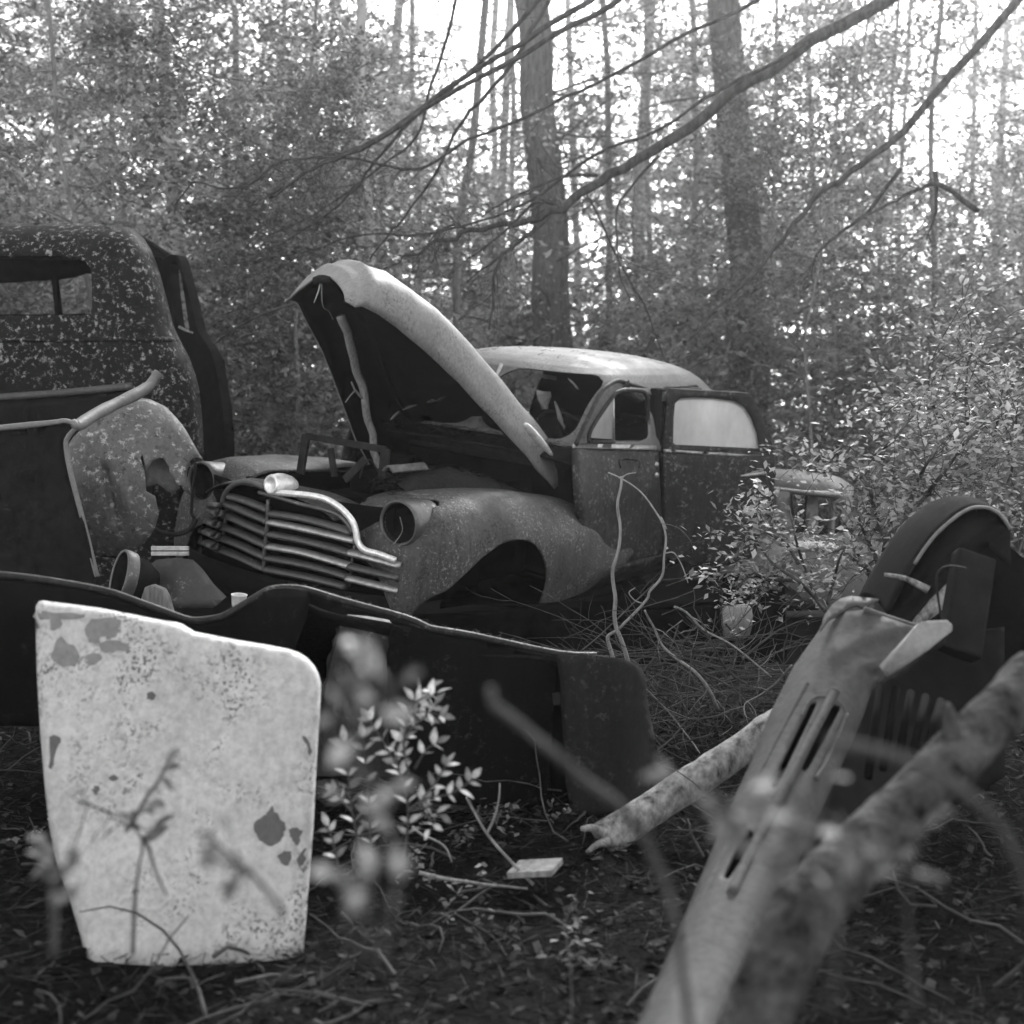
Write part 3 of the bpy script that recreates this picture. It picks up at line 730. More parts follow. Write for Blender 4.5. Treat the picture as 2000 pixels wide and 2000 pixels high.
v, f = patch([k2(*q) for q in ((500, 230), (640, 230), (690, 330), (720, 420), (680, 455), (600, 400), (540, 420))], [], 12, lambda a, b: at(a, b, tfy(a, b) + .14)); obj('inner_brace', local(tf, v), f, metal('inner grey steel', .11, .05, .5, .2, spec=.3), tf, thick=.01)
mb = MB(); mb.tube([at(*k2(*q), 6.65) for q in ((805, 285), (800, 360), (790, 430), (783, 560), (800, 590))], .009, 6); mb.build('fender_stay', m_inner, tf).data.transform(Matrix.Translation(-tf.location))
mb = MB(); mb.tube(smooth_path([at(*k2(*q), 6.7) for q in ((580, 640), (640, 668), (720, 670), (780, 640), (805, 590))]), .014, 6); mb.build('lower_rim', m_inner, tf).data.transform(Matrix.Translation(-tf.location))

# bent panel with a curled edge, far left
bp = tag(empty('bent_panel', (-2.0, 5.9, 0)), 'dark bent sheet metal panel with a pale curled top edge', 'panel')
m_curl = metal('grey sheet edge', .13, .07, .4, .2, .4, .45, .2)
po = [k2(*q) for q in ((-420, 110), (20, 80), (140, 80), (110, 160), (130, 330), (190, 560), (250, 800), (275, 900), (285, 1100), (-420, 1100))]
v, f = patch(po, [], 16, lambda a, b: at(a, b, 5.95 + .03 * nz((a * .01, b * .012, 0), 1) - .0006 * (a - 120))); obj('panel_face', local(bp, v), f, m_black, bp, thick=.012)
def curl():
    P = smooth_path([at(*k1(*q), y) for q, y in (((-500, 1425), 5.92), ((20, 1372), 5.9), ((110, 1358), 5.9), ((170, 1372), 5.92), ((200, 1388), 5.95), ((300, 1325), 6.1), ((450, 1248), 6.3), ((560, 1195), 6.42), ((640, 1145), 6.52), ((680, 1095), 6.58), ((708, 1055), 6.6))], 4)
    mb = MB(); n = len(P); rr = [.016 if i < 12 else (.03 if i < 32 else .026) for i in range(n)]
    rr = [a * (1 + .25 * nz(p, 9, 2)) for a, p in zip(rr, P)]; mb.tube(P, rr, 9, flat=.7); o = mb.build('curled_edge', m_curl, bp); o.data.transform(Matrix.Translation(-bp.location))
    mb = MB(); mb.tube(smooth_path([at(*k2(*q), 5.92) for q in ((158, 100), (112, 160), (112, 230), (130, 330), (160, 450), (195, 580), (230, 720), (262, 850), (276, 900))], 3), .013, 7, flat=.5)
    o = mb.build('side_flange', m_curl, bp); o.data.transform(Matrix.Translation(-bp.location))
curl()

# ------------------------------------------------------------------ dark car body lying across the middle
m_hulk = metal('dull dark panel', .006, .003, .6, .4, .035, .6, .5, spec=.1, scale=2)
m_hulk2 = metal('dull rusted end panel', .018, .007, .8, .6, .05, .65, .2, spec=.1, scale=4)
hulk = tag(empty('overturned_car_body', (-.3, 4.5, 0)), 'dark overturned car body with a wavy top edge lying across the middle', 'car body')
HM = Matrix.Translation(-hulk.location)
def hy(u): return 3.73 + (u - 200) * .00042
top = [k2(*q) for q in ((-400, 880), (-100, 905), (290, 970), (480, 1030), (700, 1110), (760, 1130), (810, 1136), (870, 1130), (960, 1110), (1080, 1040), (1180, 980), (1230, 965), (1290, 960), (1400, 970), (1600, 1030), (1932, 1120))] + [k8(*q) for q in ((640, 203), (690, 218), (900, 253), (1350, 348), (1560, 358))]
# left wavy skirt
v, f = patch(top[:14] + [k2(*q) for q in ((1420, 1010), (1400, 1120), (1350, 1250), (1330, 1340), (1300, 1700), (-400, 1700))], [], 16, lambda a, b: at(a, b, hy(a) + .10 * max(0, (b - 1160) / 200) ** 1.5 - .04 * math.exp(-((a - 560) / 45) ** 2)))
obj('front_skirt', local(hulk, v), f, m_hulk, hulk, thick=.012)
# main slab
main = [k8(*q) for q in ((455, 175), (640, 215), (690, 232), (900, 268), (1340, 362), (1330, 600), (1310, 900), (1290, 1080), (1250, 1205), (900, 1185), (700, 1165), (480, 1140), (440, 800), (430, 400))]
def slab(a, b): return at(a, b, hy(a) + .03 + .10 * ((b - 1220) / 370) - .02 * math.sin((a - 760) / 340 * math.pi))
v, f = patch(main, [], 14, slab); obj('side_panel', local(hulk, v), f, m_hulk, hulk, thick=.012)
low = [k8(*q) for q in ((480, 1150), (700, 1172), (900, 1192), (1250, 1212), (1420, 1225), (1380, 1300), (1200, 1350), (1000, 1385), (700, 1390), (470, 1330))]
v, f = patch(low, [], 14, lambda a, b: at(a, b, hy(a) + .13 + .0030 * (b - 1575))); obj('lower_panel', local(hulk, v), f, m_hulk2, hulk, thick=.012)
mb = MB(); mb.tube(smooth_path([slab(*k8(*q)) + Vector((0, -.02, 0)) for q in ((600, 1150), (700, 1162), (900, 1182), (1100, 1196), (1250, 1208))], 3), .012, 6); mb.build('lower_lip', m_body, hulk).data.transform(HM)
endp = [k8(*q) for q in ((1350, 362), (1560, 358), (1660, 370), (1740, 392), (1790, 425), (1815, 470), (1822, 560), (1835, 650), (1860, 780), (1895, 900), (1925, 1000), (1900, 1150), (1600, 1230), (1440, 1225), (1400, 1050), (1385, 800), (1370, 500))]
def endy(a, b):
    t = max(0, min(1, (a - 1085) / 195)); return 4.10 + .02 * (b - 1280) / 300 - .16 * math.sin(min(1, t * 1.05) * math.pi) ** .7 + .10 * t
v, f = patch(endp, [], 11, lambda a, b: at(a, b, endy(a, b))); obj('end_panel', local(hulk, v), f, m_hulk2, hulk, thick=.012)
mb = MB(); mb.beam(at(*k8(1345, 380), 4.18), at(*k8(1395, 1150), 4.30), .10, .03, up=(0, 1, 0)); mb.build('corner_post', m_black, hulk, False, bevel=.006).data.transform(HM)
mb = MB(); mb.beam(at(*k8(1345, 560), 4.08), at(*k8(1350, 625), 4.08), .03, .02, up=(0, 1, 0)); mb.build('hinge', m_inner, hulk, False, bevel=.004).data.transform(HM)
mb = MB(); mb.tube([at(u, v, hy(u) - .01) for u, v in smooth_path([Vector((a, b, 0)) for a, b in top], 3) and [(p.x, p.y) for p in smooth_path([Vector((a, b, 0)) for a, b in top], 3)]], .011, 7); mb.build('top_rail', m_body, hulk).data.transform(HM)
mb = MB(); mb.tube([at(u, v + 9, hy(u) + .03) for u, v in [(p.x, p.y) for p in smooth_path([Vector((a, b, 0)) for a, b in top[14:]], 3)]], .007, 6); mb.build('top_rail', m_hulk2, hulk).data.transform(HM)
v, f = patch([k8(*q) for q in ((180, 170), (215, 168), (218, 145), (330, 155), (445, 175), (465, 200), (470, 480), (490, 1000), (40, 1000), (110, 450))], [], 14, lambda a, b: at(a, b, hy(a) + .12 + .0003 * (b - 1200)))
obj('backing_plate', local(hulk, v), f, metal('rusted plate', .05, .025, .5, .25, .2, .6, .6, spec=.3), hulk, thick=.03, bevel=.004)
# floor of the body: a tray running back under the debris, plus dark inner wall
def tray(s, t):
    i = s * (len(top) - 1); a = int(min(i, len(top) - 2)); w = i - a
    u = lerp(top[a][0], top[a + 1][0], w); v = lerp(top[a][1], top[a + 1][1], w)
    p = at(u, v + 6, hy(u) + .02); zt = .60 if u < 600 else lerp(.60, .42, min(1, (u - 600) / 600))
    q = Vector((p.x * (1 + .22 * t), p.y + 1.15 * t, lerp(p.z - .03, zt - .10, min(1, t * 3)) + .03 * nz((p.x * 3, t * 4, 0), 1.5)))
    return q
v, f = grid(70, 16, tray); obj('floor_tray', local(hulk, v), f, m_litter, hulk, thick=.01)
v, f = grid(30, 6, lambda s, t: Vector((lerp(-1.6, .38, s), 4.5 + .2 * s, lerp(.5 - .12 * s, 0, t)))); obj('inner_wall', local(hulk, v), f, m_under, hulk, thick=.01)

# debris resting in and behind it
d = tag(empty('lamp_shell', at(*k2(400, 900), 5.3)), 'empty metal lamp shell with a pale rim beside the bent panel', 'lamp shell')
mb = MB(); mb.lathe([(.01, -.16), (.05, -.15), (.085, -.10), (.105, -.03), (.11, 0.0)], (.0, 0, 0), (-.8, -.5, .25), 24); mb.build('shell', m_black, d, thick=.006)
mb = MB(); mb.lathe([(.109, -.045), (.115, -.02), (.117, .0), (.112, .010), (.105, .004)], (0, 0, 0), (-.8, -.5, .25), 28); mb.build('rim', m_bar, d)
d = tag(empty('sheet_scrap', at(*k2(720, 930), 5.45)), 'grey curved scrap of sheet metal under the grille', 'scrap metal')
v, f = patch([k2(*q) for q in ((545, 850), (600, 810), (700, 800), (790, 810), (850, 870), (900, 940), (970, 1010), (900, 1070), (680, 1070), (640, 980), (540, 960))], [], 14, lambda a, b: at(a, b, 5.45 - .10 * math.sin((a - 280) / 160 * math.pi) + .001 * (1170 - b))); obj('scrap_skin', local(d, v), f, metal('scrap grey', .022, .012, .5, .2, .25, .5, .2), d, thick=.008)
d = tag(empty('broken_board', at(*k2(600, 1030), 5.0)), 'short broken upright board standing in the litter', 'board')
v, f = patch([k2(*q) for q in ((505, 1080), (545, 955), (580, 942), (635, 965), (655, 1000), (690, 1120), (520, 1110))], [], 12, lambda a, b: at(a, b, 5.0 - .0009 * (a - 300))); obj('plank', local(d, v), f, plain('grey split wood', .05, .16, 10, .85, stretch=(6, 6, 1)), d, thick=.035, bevel=.004)
d = tag(empty('tin_cup', at(*k2(1037, 1060), 4.75)), 'small pale tin cup on the wavy edge of the dark body', 'cup')
mb = MB(); mb.lathe([(.0, 0), (.024, 0), (.026, .01), (.029, .042), (.031, .045), (.027, .044), (.024, .012), (0, .008)], (0, 0, 0), (.1, -.1, 1), 18); mb.build('cup', plain('pale tin', .35, .6, 30, .5), d)
d = tag(empty('trim_strips', at(*k2(668, 765), 5.75)), 'two bright trim strips lying between torn fender and grille', 'trim')
for dy in (748, 776):
    mb = MB(); mb.beam(at(*k2(568, dy), 5.75), at(*k2(770, dy), 5.75), .02, .02); mb.build('strip', m_trim, d, False, bevel=.003).data.transform(Matrix.Translation(-d.location))

# ------------------------------------------------------------------ pale panel in the foreground
wp = tag(empty('pale_hood_panel', (-.85, 2.95, 0)), 'pale flaking car panel with a rounded corner leaning in the foreground', 'panel')
m_white = metal('chalky white paint', .43, .29, .36, 0, .5, .55, .28, scale=3.2, spots=1.0, spot_col=.10, spot_scale=95, mask_scale=5, spec=.3)
def wpy(u, v):
    y = 2.98 + .00012 * (1744 - v) * 3.0 + .05 * ((u - 300) / 300) ** 2
    return y - .006 * math.exp(-((u - 335) / 9) ** 2) + .010 * nz((u * .006, v * .006, 2), 1) + .004 * nz((u * .02, v * .02, 5), 1)
wo_ = [k7(*q) for q in ((-60, 160), (-58, 110), (-40, 82), (-10, 80), (20, 85), (330, 125), (600, 178), (730, 205), (820, 216), (855, 227), (890, 250), (930, 275), (1060, 300), (1200, 328), (1400, 360), (1520, 384), (1590, 408), (1640, 440), (1680, 485), (1705, 530), (1722, 590), (1722, 660), (1712, 820), (1695, 1100), (1675, 1500), (1640, 1932), (1610, 2300), (1570, 2700), (340, 2700), (230, 2200), (150, 1932), (95, 1790), (58, 1650), (28, 1500), (0, 1250), (-30, 900), (-52, 500))]
def wfn(a, b):
    d = sd_poly(a, b, wo_); e = max(0, 1 + d / 16)           # edge rolls back
    return at(a, b, wpy(a, b) + .022 * e * e)
v, f = patch(wo_, [], 11, wfn); obj('panel_skin', local(wp, v), f, m_white, wp, thick=.006)
m_flake = metal('grey primer', .17, .12, .4, .1, .3, .6, .1); m_flake2 = metal('dark primer', .09, .05, .4, .1, .3, .6, .1)
for q, mt in ((((250, 250), (290, 190), (370, 180), (470, 190), (460, 240), (440, 300), (350, 305), (340, 340), (280, 335), (262, 300)), m_flake),
          (((335, 345), (400, 315), (470, 330), (535, 370), (480, 390), (400, 398), (345, 385)), m_flake),
          (((30, 420), (90, 300), (130, 340), (190, 360), (215, 430), (200, 465), (110, 485), (60, 455)), m_flake),
          (((255, 420), (300, 400), (350, 420), (330, 460), (270, 482)), m_flake), (((-60, 130), (120, 150), (250, 165), (180, 190), (-60, 190)), m_flake),
          (((25, 200), (80, 180), (100, 240), (40, 260)), m_flake),
          (((1308, 1470), (1370, 1420), (1400, 1400), (1420, 1362), (1440, 1400), (1480, 1440), (1503, 1490), (1495, 1550), (1465, 1590), (1420, 1612), (1360, 1590), (1325, 1545)), m_flake2),
          (((1530, 1510), (1570, 1500), (1610, 1520), (1600, 1555), (1580, 1610), (1560, 1580), (1540, 1560)), m_flake2),
          (((1460, 1670), (1500, 1645), (1545, 1650), (1540, 1700), (1520, 1740), (1480, 1720)), m_flake2),
          (((1590, 1680), (1645, 1630), (1655, 1800), (1620, 1790), (1580, 1720)), m_flake2),
          (((1612, 925), (1640, 935), (1670, 990), (1672, 1050), (1650, 1020), (1640, 970)), m_flake2),
          (((25, 930), (70, 915), (95, 950), (70, 1000), (45, 1100), (25, 1120)), m_flake2), (((635, 655), (665, 645), (697, 675), (670, 695), (640, 685)), m_flake2),
          (((390, 1190), (430, 1170), (460, 1185), (430, 1205)), m_flake2), (((290, 1260), (320, 1230), (345, 1260), (320, 1290)), m_flake2)):
    pq = smooth_path([Vector((a, b, 0)) for a, b in q + q[:1]], 3)[:-1]; pl = [k7(p.x + rnd.uniform(-7, 7), p.y + rnd.uniform(-7, 7)) for p in pq]
    v, f = patch(pl, [], 9, lambda a, b: wfn(a, b) + Vector((0, -.0045, 0))); obj('bare_patch', local(wp, v), f, mt, wp)

# ------------------------------------------------------------------ slotted hood panel, right foreground
sh = tag(empty('slotted_hood', (.62, 3.0, 0)), 'grey dented car hood with long slots leaning in the right foreground', 'car hood')
SHM = Matrix.Translation(-sh.location)
m_slot = metal('satin grey paint', .068, .042, .45, .3, .14, .65, .2, scale=3.5, spec=.1, spots=.6, spot_col=.04, spot_scale=60)
def shy(u, v): return max(1.75, 2.55 + (1744 - v) * .00165)
def shd(a, b):
    x, y = (a - 1100) / .41925, (b - 1100) / .41925
    lx = interp([(200, 1260), (310, 1190), (480, 1080), (700, 970), (930, 880), (1100, 800), (1530, 620), (2000, 420), (2900, 10)], y); rx = interp([(300, 1640), (520, 1490), (590, 1430), (690, 1400), (940, 1290), (1230, 1160), (1500, 1040), (2000, 820), (2900, 460)], y)
    e = max(0, 1 - (x - lx) / 130); er = max(0, 1 - (rx - x) / 150) if y > 500 else 0; p = at(a, b, shy(a, b) + .10 * e * e + .09 * er * er)
    crease = math.exp(-(((y - 400) - (x - 1300) * -.42) / 40) ** 2) * (1 if x > 1250 else 0)
    return p + Vector((0, -.018 * crease + .02 * math.exp(-((x - 1400) ** 2 + (y - 400) ** 2) / 60 ** 2), 0))
so_ = [r1(*q) for q in ((1200, 312), (1235, 268), (1300, 235), (1400, 222), (1520, 262), (1640, 300), (1600, 370), (1480, 488), (1492, 520), (1478, 546), (1430, 592), (1400, 690), (1350, 810), (1290, 940), (1230, 1080), (1160, 1230), (1040, 1500), (820, 2000), (460, 2900), (10, 2900), (420, 2000), (520, 1770), (620, 1530), (720, 1290), (800, 1100), (880, 930), (970, 700), (1080, 480))]
slots = [[r1(*q) for q in ((1135, 690), (1150, 655), (1175, 650), (1178, 668), (1000, 1040), (980, 1056), (968, 1040))],
         [r1(*q) for q in ((1232, 690), (1262, 660), (1290, 668), (1285, 690), (1140, 960), (1120, 978), (1108, 962))],
         [r1(*q) for q in ((800, 1350), (870, 1250), (890, 1262), (850, 1360), (770, 1480), (745, 1470))]]
v, f = patch(so_, slots, 11, shd); obj('hood_skin', local(sh, v), f, m_slot, sh, thick=.008)
for P, r in ((((1132, 556), (1100, 610), (900, 1000), (780, 1260), (660, 1530), (560, 1750)), .007), (((1262, 590), (1225, 660), (970, 1150), (850, 1380), (780, 1530)), .012), (((1318, 700), (1290, 770), (1220, 920), (1170, 1000)), .006)):
    mb = MB(); mb.tube(smooth_path([shd(*r1(*q)) + Vector((0, -.012, 0)) for q in P], 5), r, 8); mb.build('rib', m_slot, sh).data.transform(SHM)
mb = MB(); mb.tube(smooth_path([shd(*r1(*q)) + Vector((0, .0, 0)) for q in ((1110, 720), (1140, 655), (1170, 632), (1210, 625), (1262, 640), (1300, 668), (1312, 700))], 4), .007, 7); mb.build('slot_lip', m_slot, sh).data.transform(SHM)
v, f = patch([r1(*q) for q in ((1195, 318), (1215, 250), (1250, 200), (1290, 170), (1340, 158), (1420, 166), (1470, 172), (1420, 196), (1400, 214), (1370, 196), (1330, 208), (1290, 235), (1240, 262))], [], 8, lambda a, b: at(a, b, shy(a, b) + .04 - .0009 * (b - 1165))); obj('curled_flap', local(sh, v), f, m_slot, sh, thick=.008)
mb = MB(); mb.tube(smooth_path([at(*r1(*q), 3.45) for q in ((1400, 220), (1520, 262), (1640, 300))], 3), .012, 7); mb.build('rear_edge', m_slot, sh).data.transform(SHM)
v, f = patch([r1(*q) for q in ((1478, 488), (1560, 390), (1640, 292), (1700, 275), (1780, 270), (1806, 292), (1806, 320), (1700, 400), (1600, 462), (1500, 522))], [], 9, lambda a, b: at(a, b, 3.18 + .0003 * (a - 1720) - .03 * math.sin((b - 1215) / 110 * 3.1))); obj('bright_strip', local(sh, v), f, m_hood, sh, thick=.02, bevel=.004)
v, f = patch([r1(*q) for q in ((1140, 620), (1330, 660), (1200, 960), (960, 1500), (700, 1530))], [], 20, lambda a, b: shd(a, b) + Vector((.0, .05, -.01))); obj('inner_skin', local(sh, v), f, m_under, sh, thick=.006)
# turned-under side
v, f = patch([r1(*q) for q in ((1492, 535), (1600, 470), (1806, 330), (2050, 300), (2050, 1000), (1800, 1150), (1500, 1400), (1200, 1700), (960, 1700), (1110, 1225), (1180, 1075), (1240, 935), (1312, 805), (1375, 690), (1425, 595))], [], 16, lambda a, b: at(a, b, shy(a, b) + .12 + .0012 * max(0, a - 1600))); obj('underside', local(sh, v), f, m_under, sh, thick=.01)
for k in range(5):
    a = 1480 + k * 70; mb = MB(); mb.tube([at(*r1(a, 560 + 20 * k), 3.12), at(*r1(a - 60, 1000 - 40 * k), 2.95)], .01, 6); mb.build('stiffener', m_under, sh).data.transform(SHM)

# arched fender at the right edge
af = tag(empty('arched_fender', (1.5, 4.0, 0)), 'dark arched fender shell at the right edge behind the slotted hood', 'fender')
AFM = Matrix.Translation(-af.location)
arc = [r2(*q) for q in ((1320, 1720), (1380, 1600), (1450, 1475), (1505, 1385), (1560, 1300), (1620, 1220), (1680, 1155), (1780, 1070), (1850, 1025), (1917, 1003), (2010, 1010), (2090, 1060), (2150, 1150))]
def arcf(s, t):
    i = s * (len(arc) - 1); k = min(int(i), len(arc) - 2); w = i - k; u = lerp(arc[k][0], arc[k + 1][0], w); v = lerp(arc[k][1], arc[k + 1][1], w)
    p = at(u, v, 4.0); return p + Vector((.05 * t - .02 * t * t, .42 * t, .02 * math.sin(t * 3.1)))
v, f = grid(48, 10, arcf); obj('crown', local(af, v), f, metal('dull fender crown', .014, .007, .5, .3, .05, .85, .3, spec=.02), af, thick=.012)
v, f = patch(arc + [r2(*q) for q in ((2150, 1400), (1990, 1260), (1890, 1330), (1800, 1430), (1600, 1620), (1480, 1780), (1330, 1780))], [], 11, lambda a, b: at(a, b, 4.03 + .05 * max(0, 1 - poly_dist(a, b, arc) / 30))); obj('skirt', local(af, v), f, m_black, af, thick=.012)
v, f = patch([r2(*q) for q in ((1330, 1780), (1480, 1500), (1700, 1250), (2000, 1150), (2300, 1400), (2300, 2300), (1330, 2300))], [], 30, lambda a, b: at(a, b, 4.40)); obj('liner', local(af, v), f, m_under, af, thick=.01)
mb = MB(); mb.tube(smooth_path([at(a, b, 3.99) for a, b in arc[3:]], 3), .006, 7); mb.build('rolled_rim', m_curl, af).data.transform(AFM)
mb = MB(); mb.beam(at(*r2(1905, 1330), 3.75), at(*r2(1800, 2000), 3.6), .12, .06, up=(0, 1, 0)); mb.build('support_post', m_black, af, False, bevel=.01).data.transform(AFM)
mb = MB(); mb.tube(smooth_path([at(*r2(*q), 3.55) for q in ((1690, 1770), (1668, 1640), (1652, 1480), (1690, 1415), (1760, 1400), (1850, 1415))], 4), .0035, 6); mb.build('wire_loop', m_inner, af).data.transform(AFM)

# ------------------------------------------------------------------ logs, sticks, board
m_log = plain('speckled pale bark', .03, .36, 34, .85, spec=.15, bstr=.6, stretch=(1, 1, .6), bdist=.01)
m_moss = plain('mossy pale bark', .002, .10, 13, .95, spec=.03, bstr=1, bdist=.04)
def log(name, pts, rad, mat, label, cat='log', n=14, seed=0, limbs=()):
    e = tag(empty(name, pts[0]), label, cat); P = smooth_path(pts, 8); m = len(P); mb = MB(); v = []
    R_ = [lerp(rad[0], rad[1], i / (m - 1)) * (1 + .10 * nz(P[i], 6, seed)) for i in range(m)]
    mb.tube(P, R_, n)
    mb.v = [Vector(p) + Vector((nz(p, 25, seed), nz(p, 25, seed + 3), nz(p, 25, seed + 5))) * rad[0] * .10 for p in mb.v]
    mb.build('trunk', mat, e).data.transform(Matrix.Translation(-Vector(pts[0])))
    for a, b, r in limbs:
        mb = MB(); mb.tube(smooth_path([a, Vector(a).lerp(Vector(b), .5) + Vector((0, 0, .01)), b], 3), [r, r * .4], 6); mb.build('limb_stub', mat, e).data.transform(Matrix.Translation(-Vector(pts[0])))
    return e
log('fallen_log', [at(*r1(175, 1300), 3.75), at(*r1(560, 1045), 3.85), at(*r1(940, 790), 3.95), at(*r1(1400, 440), 4.05), at(*r1(1700, 190), 4.1), at(*r1(1840, 80), 4.12)], (.055, .042), m_log, 'speckled pale log slanting up behind the slotted hood', seed=2,
    limbs=[(at(*r1(190, 1260), 3.72), at(*r1(85, 1238), 3.68), .018), (at(*r1(210, 1300), 3.70), at(*r1(110, 1350), 3.66), .016), (at(*r2(1600, 1560), 3.98), at(*r2(1300, 1455), 4.02), .014)])
log('mossy_log', [at(*r1(820, 2350), 1.75), at(*r1(1080, 1720), 1.85), at(*r1(1300, 1430), 1.95), at(*r1(1550, 1180), 2.05), at(*r1(1850, 880), 2.15), at(*r1(2200, 520), 2.3)], (.052, .046), m_moss, 'thick mossy log slanting across the lower right corner', seed=5,
    limbs=[(at(*r1(1810, 840), 2.13), at(*r1(1790, 660), 2.1), .018)])
# thin pale dead sapling standing before the front door
def bare_tree(name, label, specs, mat, twig=0, cat='dead branch', parent=None, tw_r=.003, tw_l=.25, group=None, wob=0.0):
    e = tag(empty(name, specs[0][0][0]), label, cat, group); off = Matrix.Translation(-Vector(specs[0][0][0]))
    for i, (pts, r) in enumerate(specs):
        mb = MB(); P = smooth_path(pts, 4)
        P = [p + Vector((nz(p, 9, 2), nz(p, 9, 4), nz(p, 9, 6))) * r[0] * .8 + Vector((nz(p, 1.6, 3), 0, nz(p, 1.6, 8))) * wob for p in P]
        mb.tube(P, list(r), 7)
        mb.build('stem' if i == 0 else 'branch', mat, e).data.transform(off)
        if twig:
            t = MB(); twigs_on(t, P, tw_r, twig, tw_l, 2); t.build('twigs', mat, e).data.transform(off); e.children[-1]['kind'] = 'stuff'
    return e
Y5 = 5.0
bare_tree('dead_sapling', 'thin pale dead sapling standing before the front door', [
    ([at(*k5(*q), Y5) for q in ((1720, 1500), (1690, 1410), (1650, 1280), (1612, 1130), (1615, 1000), (1602, 850), (1620, 780), (1650, 650), (1632, 450), (1650, 300), (1652, 258))], (.010, .005)),
    ([at(*k5(*q), Y5) for q in ((1570, 235), (1650, 272), (1780, 360), (1880, 500), (1935, 590))] + [at(*k6(*q), Y5) for q in ((1140, 1080), (1172, 1190), (1162, 1310), (1150, 1420), (1080, 1510))] + [at(*k5(*q), Y5) for q in ((1810, 1040), (1640, 1220))], (.003, .006)),
    ([at(*k5(*q), Y5) for q in ((1655, 270), (1690, 245), (1745, 236))], (.004, .002)),
    ([at(*k5(*q), Y5 - .05) for q in ((1600, 1400), (1575, 1330), (1565, 1265), (1620, 1230))], (.009, .006)),
    ([at(*k5(*q), Y5) for q in ((1790, 1060), (1740, 1040), (1700, 990), (1740, 960))], (.003, .002)),
    ([at(*k6(*q), Y5) for q in ((1170, 1290), (1220, 1290), (1270, 1370), (1300, 1460))], (.003, .002))], m_dead)
# stick propping the hood
def q3y(x, y, yy): return SM @ sl(*k3(x, y), 1, yy)
bare_tree('prop_stick', 'crooked wooden stick propping up the sedan hood', [
    ([q3y(*q, y) for q, y in (((410, 540), -.05), ((440, 650), -.06), ((480, 800), -.08), ((530, 960), -.1), ((556, 1100), -.1), ((590, 1250), -.12), ((625, 1400), -.12), ((640, 1500), -.12))], (.026, .021)),
    ([q3y(*q, -.04) for q in ((540, 1060), (500, 1010), (470, 955))], (.008, .005)), ([q3y(*q, -.04) for q in ((500, 1005), (460, 1045), (432, 1080))], (.005, .003))], m_dead, cat='stick')
# plank on the ground
d = tag(empty('small_plank', ground_at(*k8(1230, 1500), .06)), 'short pale weathered plank lying on the ground litter', 'plank')
mb = MB(); a = ground_at(*k8(1110, 1512), .07); b = ground_at(*k8(1350, 1500), .09); mb.beam(a, b, .11, .018); mb.build('plank', m_dead, d, False, bevel=.003).data.transform(Matrix.Translation(-d.location))
# litter on the fender
def litter(name, label, n, fn, L, r, mat, cat='litter', mound=None):
    V = np.zeros((n, 4, 3))
    for i in range(n):
        p = Vector(fn()); a = rnd.uniform(0, 6.283); d = Vector((math.cos(a), math.sin(a), rnd.gauss(0, .25))) * L * rnd.uniform(.4, 1.2); w = d.cross(Vector((rnd.gauss(0, 1), rnd.gauss(0, 1), 1))).normalized() * r
        V[i] = [p - d / 2, p - d / 2 + w, p + d / 2 + w * .6, p + d / 2]
    o = quads(name, V, mat if isinstance(mat, list) else [mat], np.array([rnd.randrange(len(mat)) for _ in range(n)]) if isinstance(mat, list) else None)
    return tag(o, label, cat, kind='stuff')
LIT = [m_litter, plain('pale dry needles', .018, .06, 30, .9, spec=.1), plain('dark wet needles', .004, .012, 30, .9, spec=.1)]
def lit_h(x): return .10 * math.exp(-((x - .05) / .55) ** 2) + .015
def fl():
    x = rnd.uniform(-1.1, .55); t = rnd.random(); y = .40 + .20 * t
    zc = interp([(-1.62, .60), (-1.34, .715), (-.89, .845), (-.34, .94), (.15, .985), (.55, .995)], x)
    return SM @ Vector((x, y, zc - .02 + lit_h(x) * math.sin(min(1, t + .2) * math.pi) ** .5 * rnd.uniform(.3, 1.1)))
v, f = grid(40, 12, lambda s, t: (lambda x: SM @ Vector((x, lerp(.40, .63, t), interp([(-1.62, .60), (-1.34, .715), (-.89, .845), (-.34, .94), (.15, .985), (.55, .995)], x) - .025 + (lit_h(x) * 1.0 + .025 * nz((x * 9, t * 2.5, 0), 1.3)) * math.sin(t * math.pi) ** .7)))(lerp(-1.0, .5, s)))
tag(obj('needle_mound', v, f, LIT[0]), 'dark rotting mound under the needles on the sedan fender', 'litter', kind='stuff')
litter('needle_litter', 'heap of dry needles and twigs on the sedan fender', 2600, fl, .09, .0035, LIT)
litter('needle_litter', 'dry needles strewn along the rail of the dark body', 900, lambda: (lambda u: at(u, interp([(p[0], p[1]) for p in top], u) - rnd.uniform(0, 9), hy(u) + rnd.uniform(-.01, .15)))(rnd.uniform(560, 1180)), .05, .002, LIT)
litter('needle_litter', 'dry needles fallen along the sedan roof', 160, lambda: (lambda p: SM @ Vector((p.x, p.y, p.z + .006)))(dome(rnd.uniform(.72, .97), rnd.uniform(0, 1))), .06, .002, LIT)
litter('needle_litter', 'needles and twigs heaped at the foot of the sedan windshield', 700, lambda: (lambda y: SM @ Vector((rnd.uniform(-1.0, -.72) + .12 * (1 - (y / .78) ** 2), y, 1.15 + rnd.uniform(0, .05))))(rnd.uniform(-.75, .75)), .09, .003, LIT)
d = tag(empty('bark_slab', SM @ Vector((.45, .47, 1.04))), 'curled slab of bark lying on the needle heap', 'bark')
mb = MB(); v, f = grid(10, 6, lambda s, t: SM @ (sl(*k3(lerp(700, 920, s), 1520 - 20 * s), 1, .5) + Vector((.0, .07 * (t - .5), .03 * math.sin(t * 3.1))))); obj('bark', local(d, v), f, m_bark, d, thick=.012)

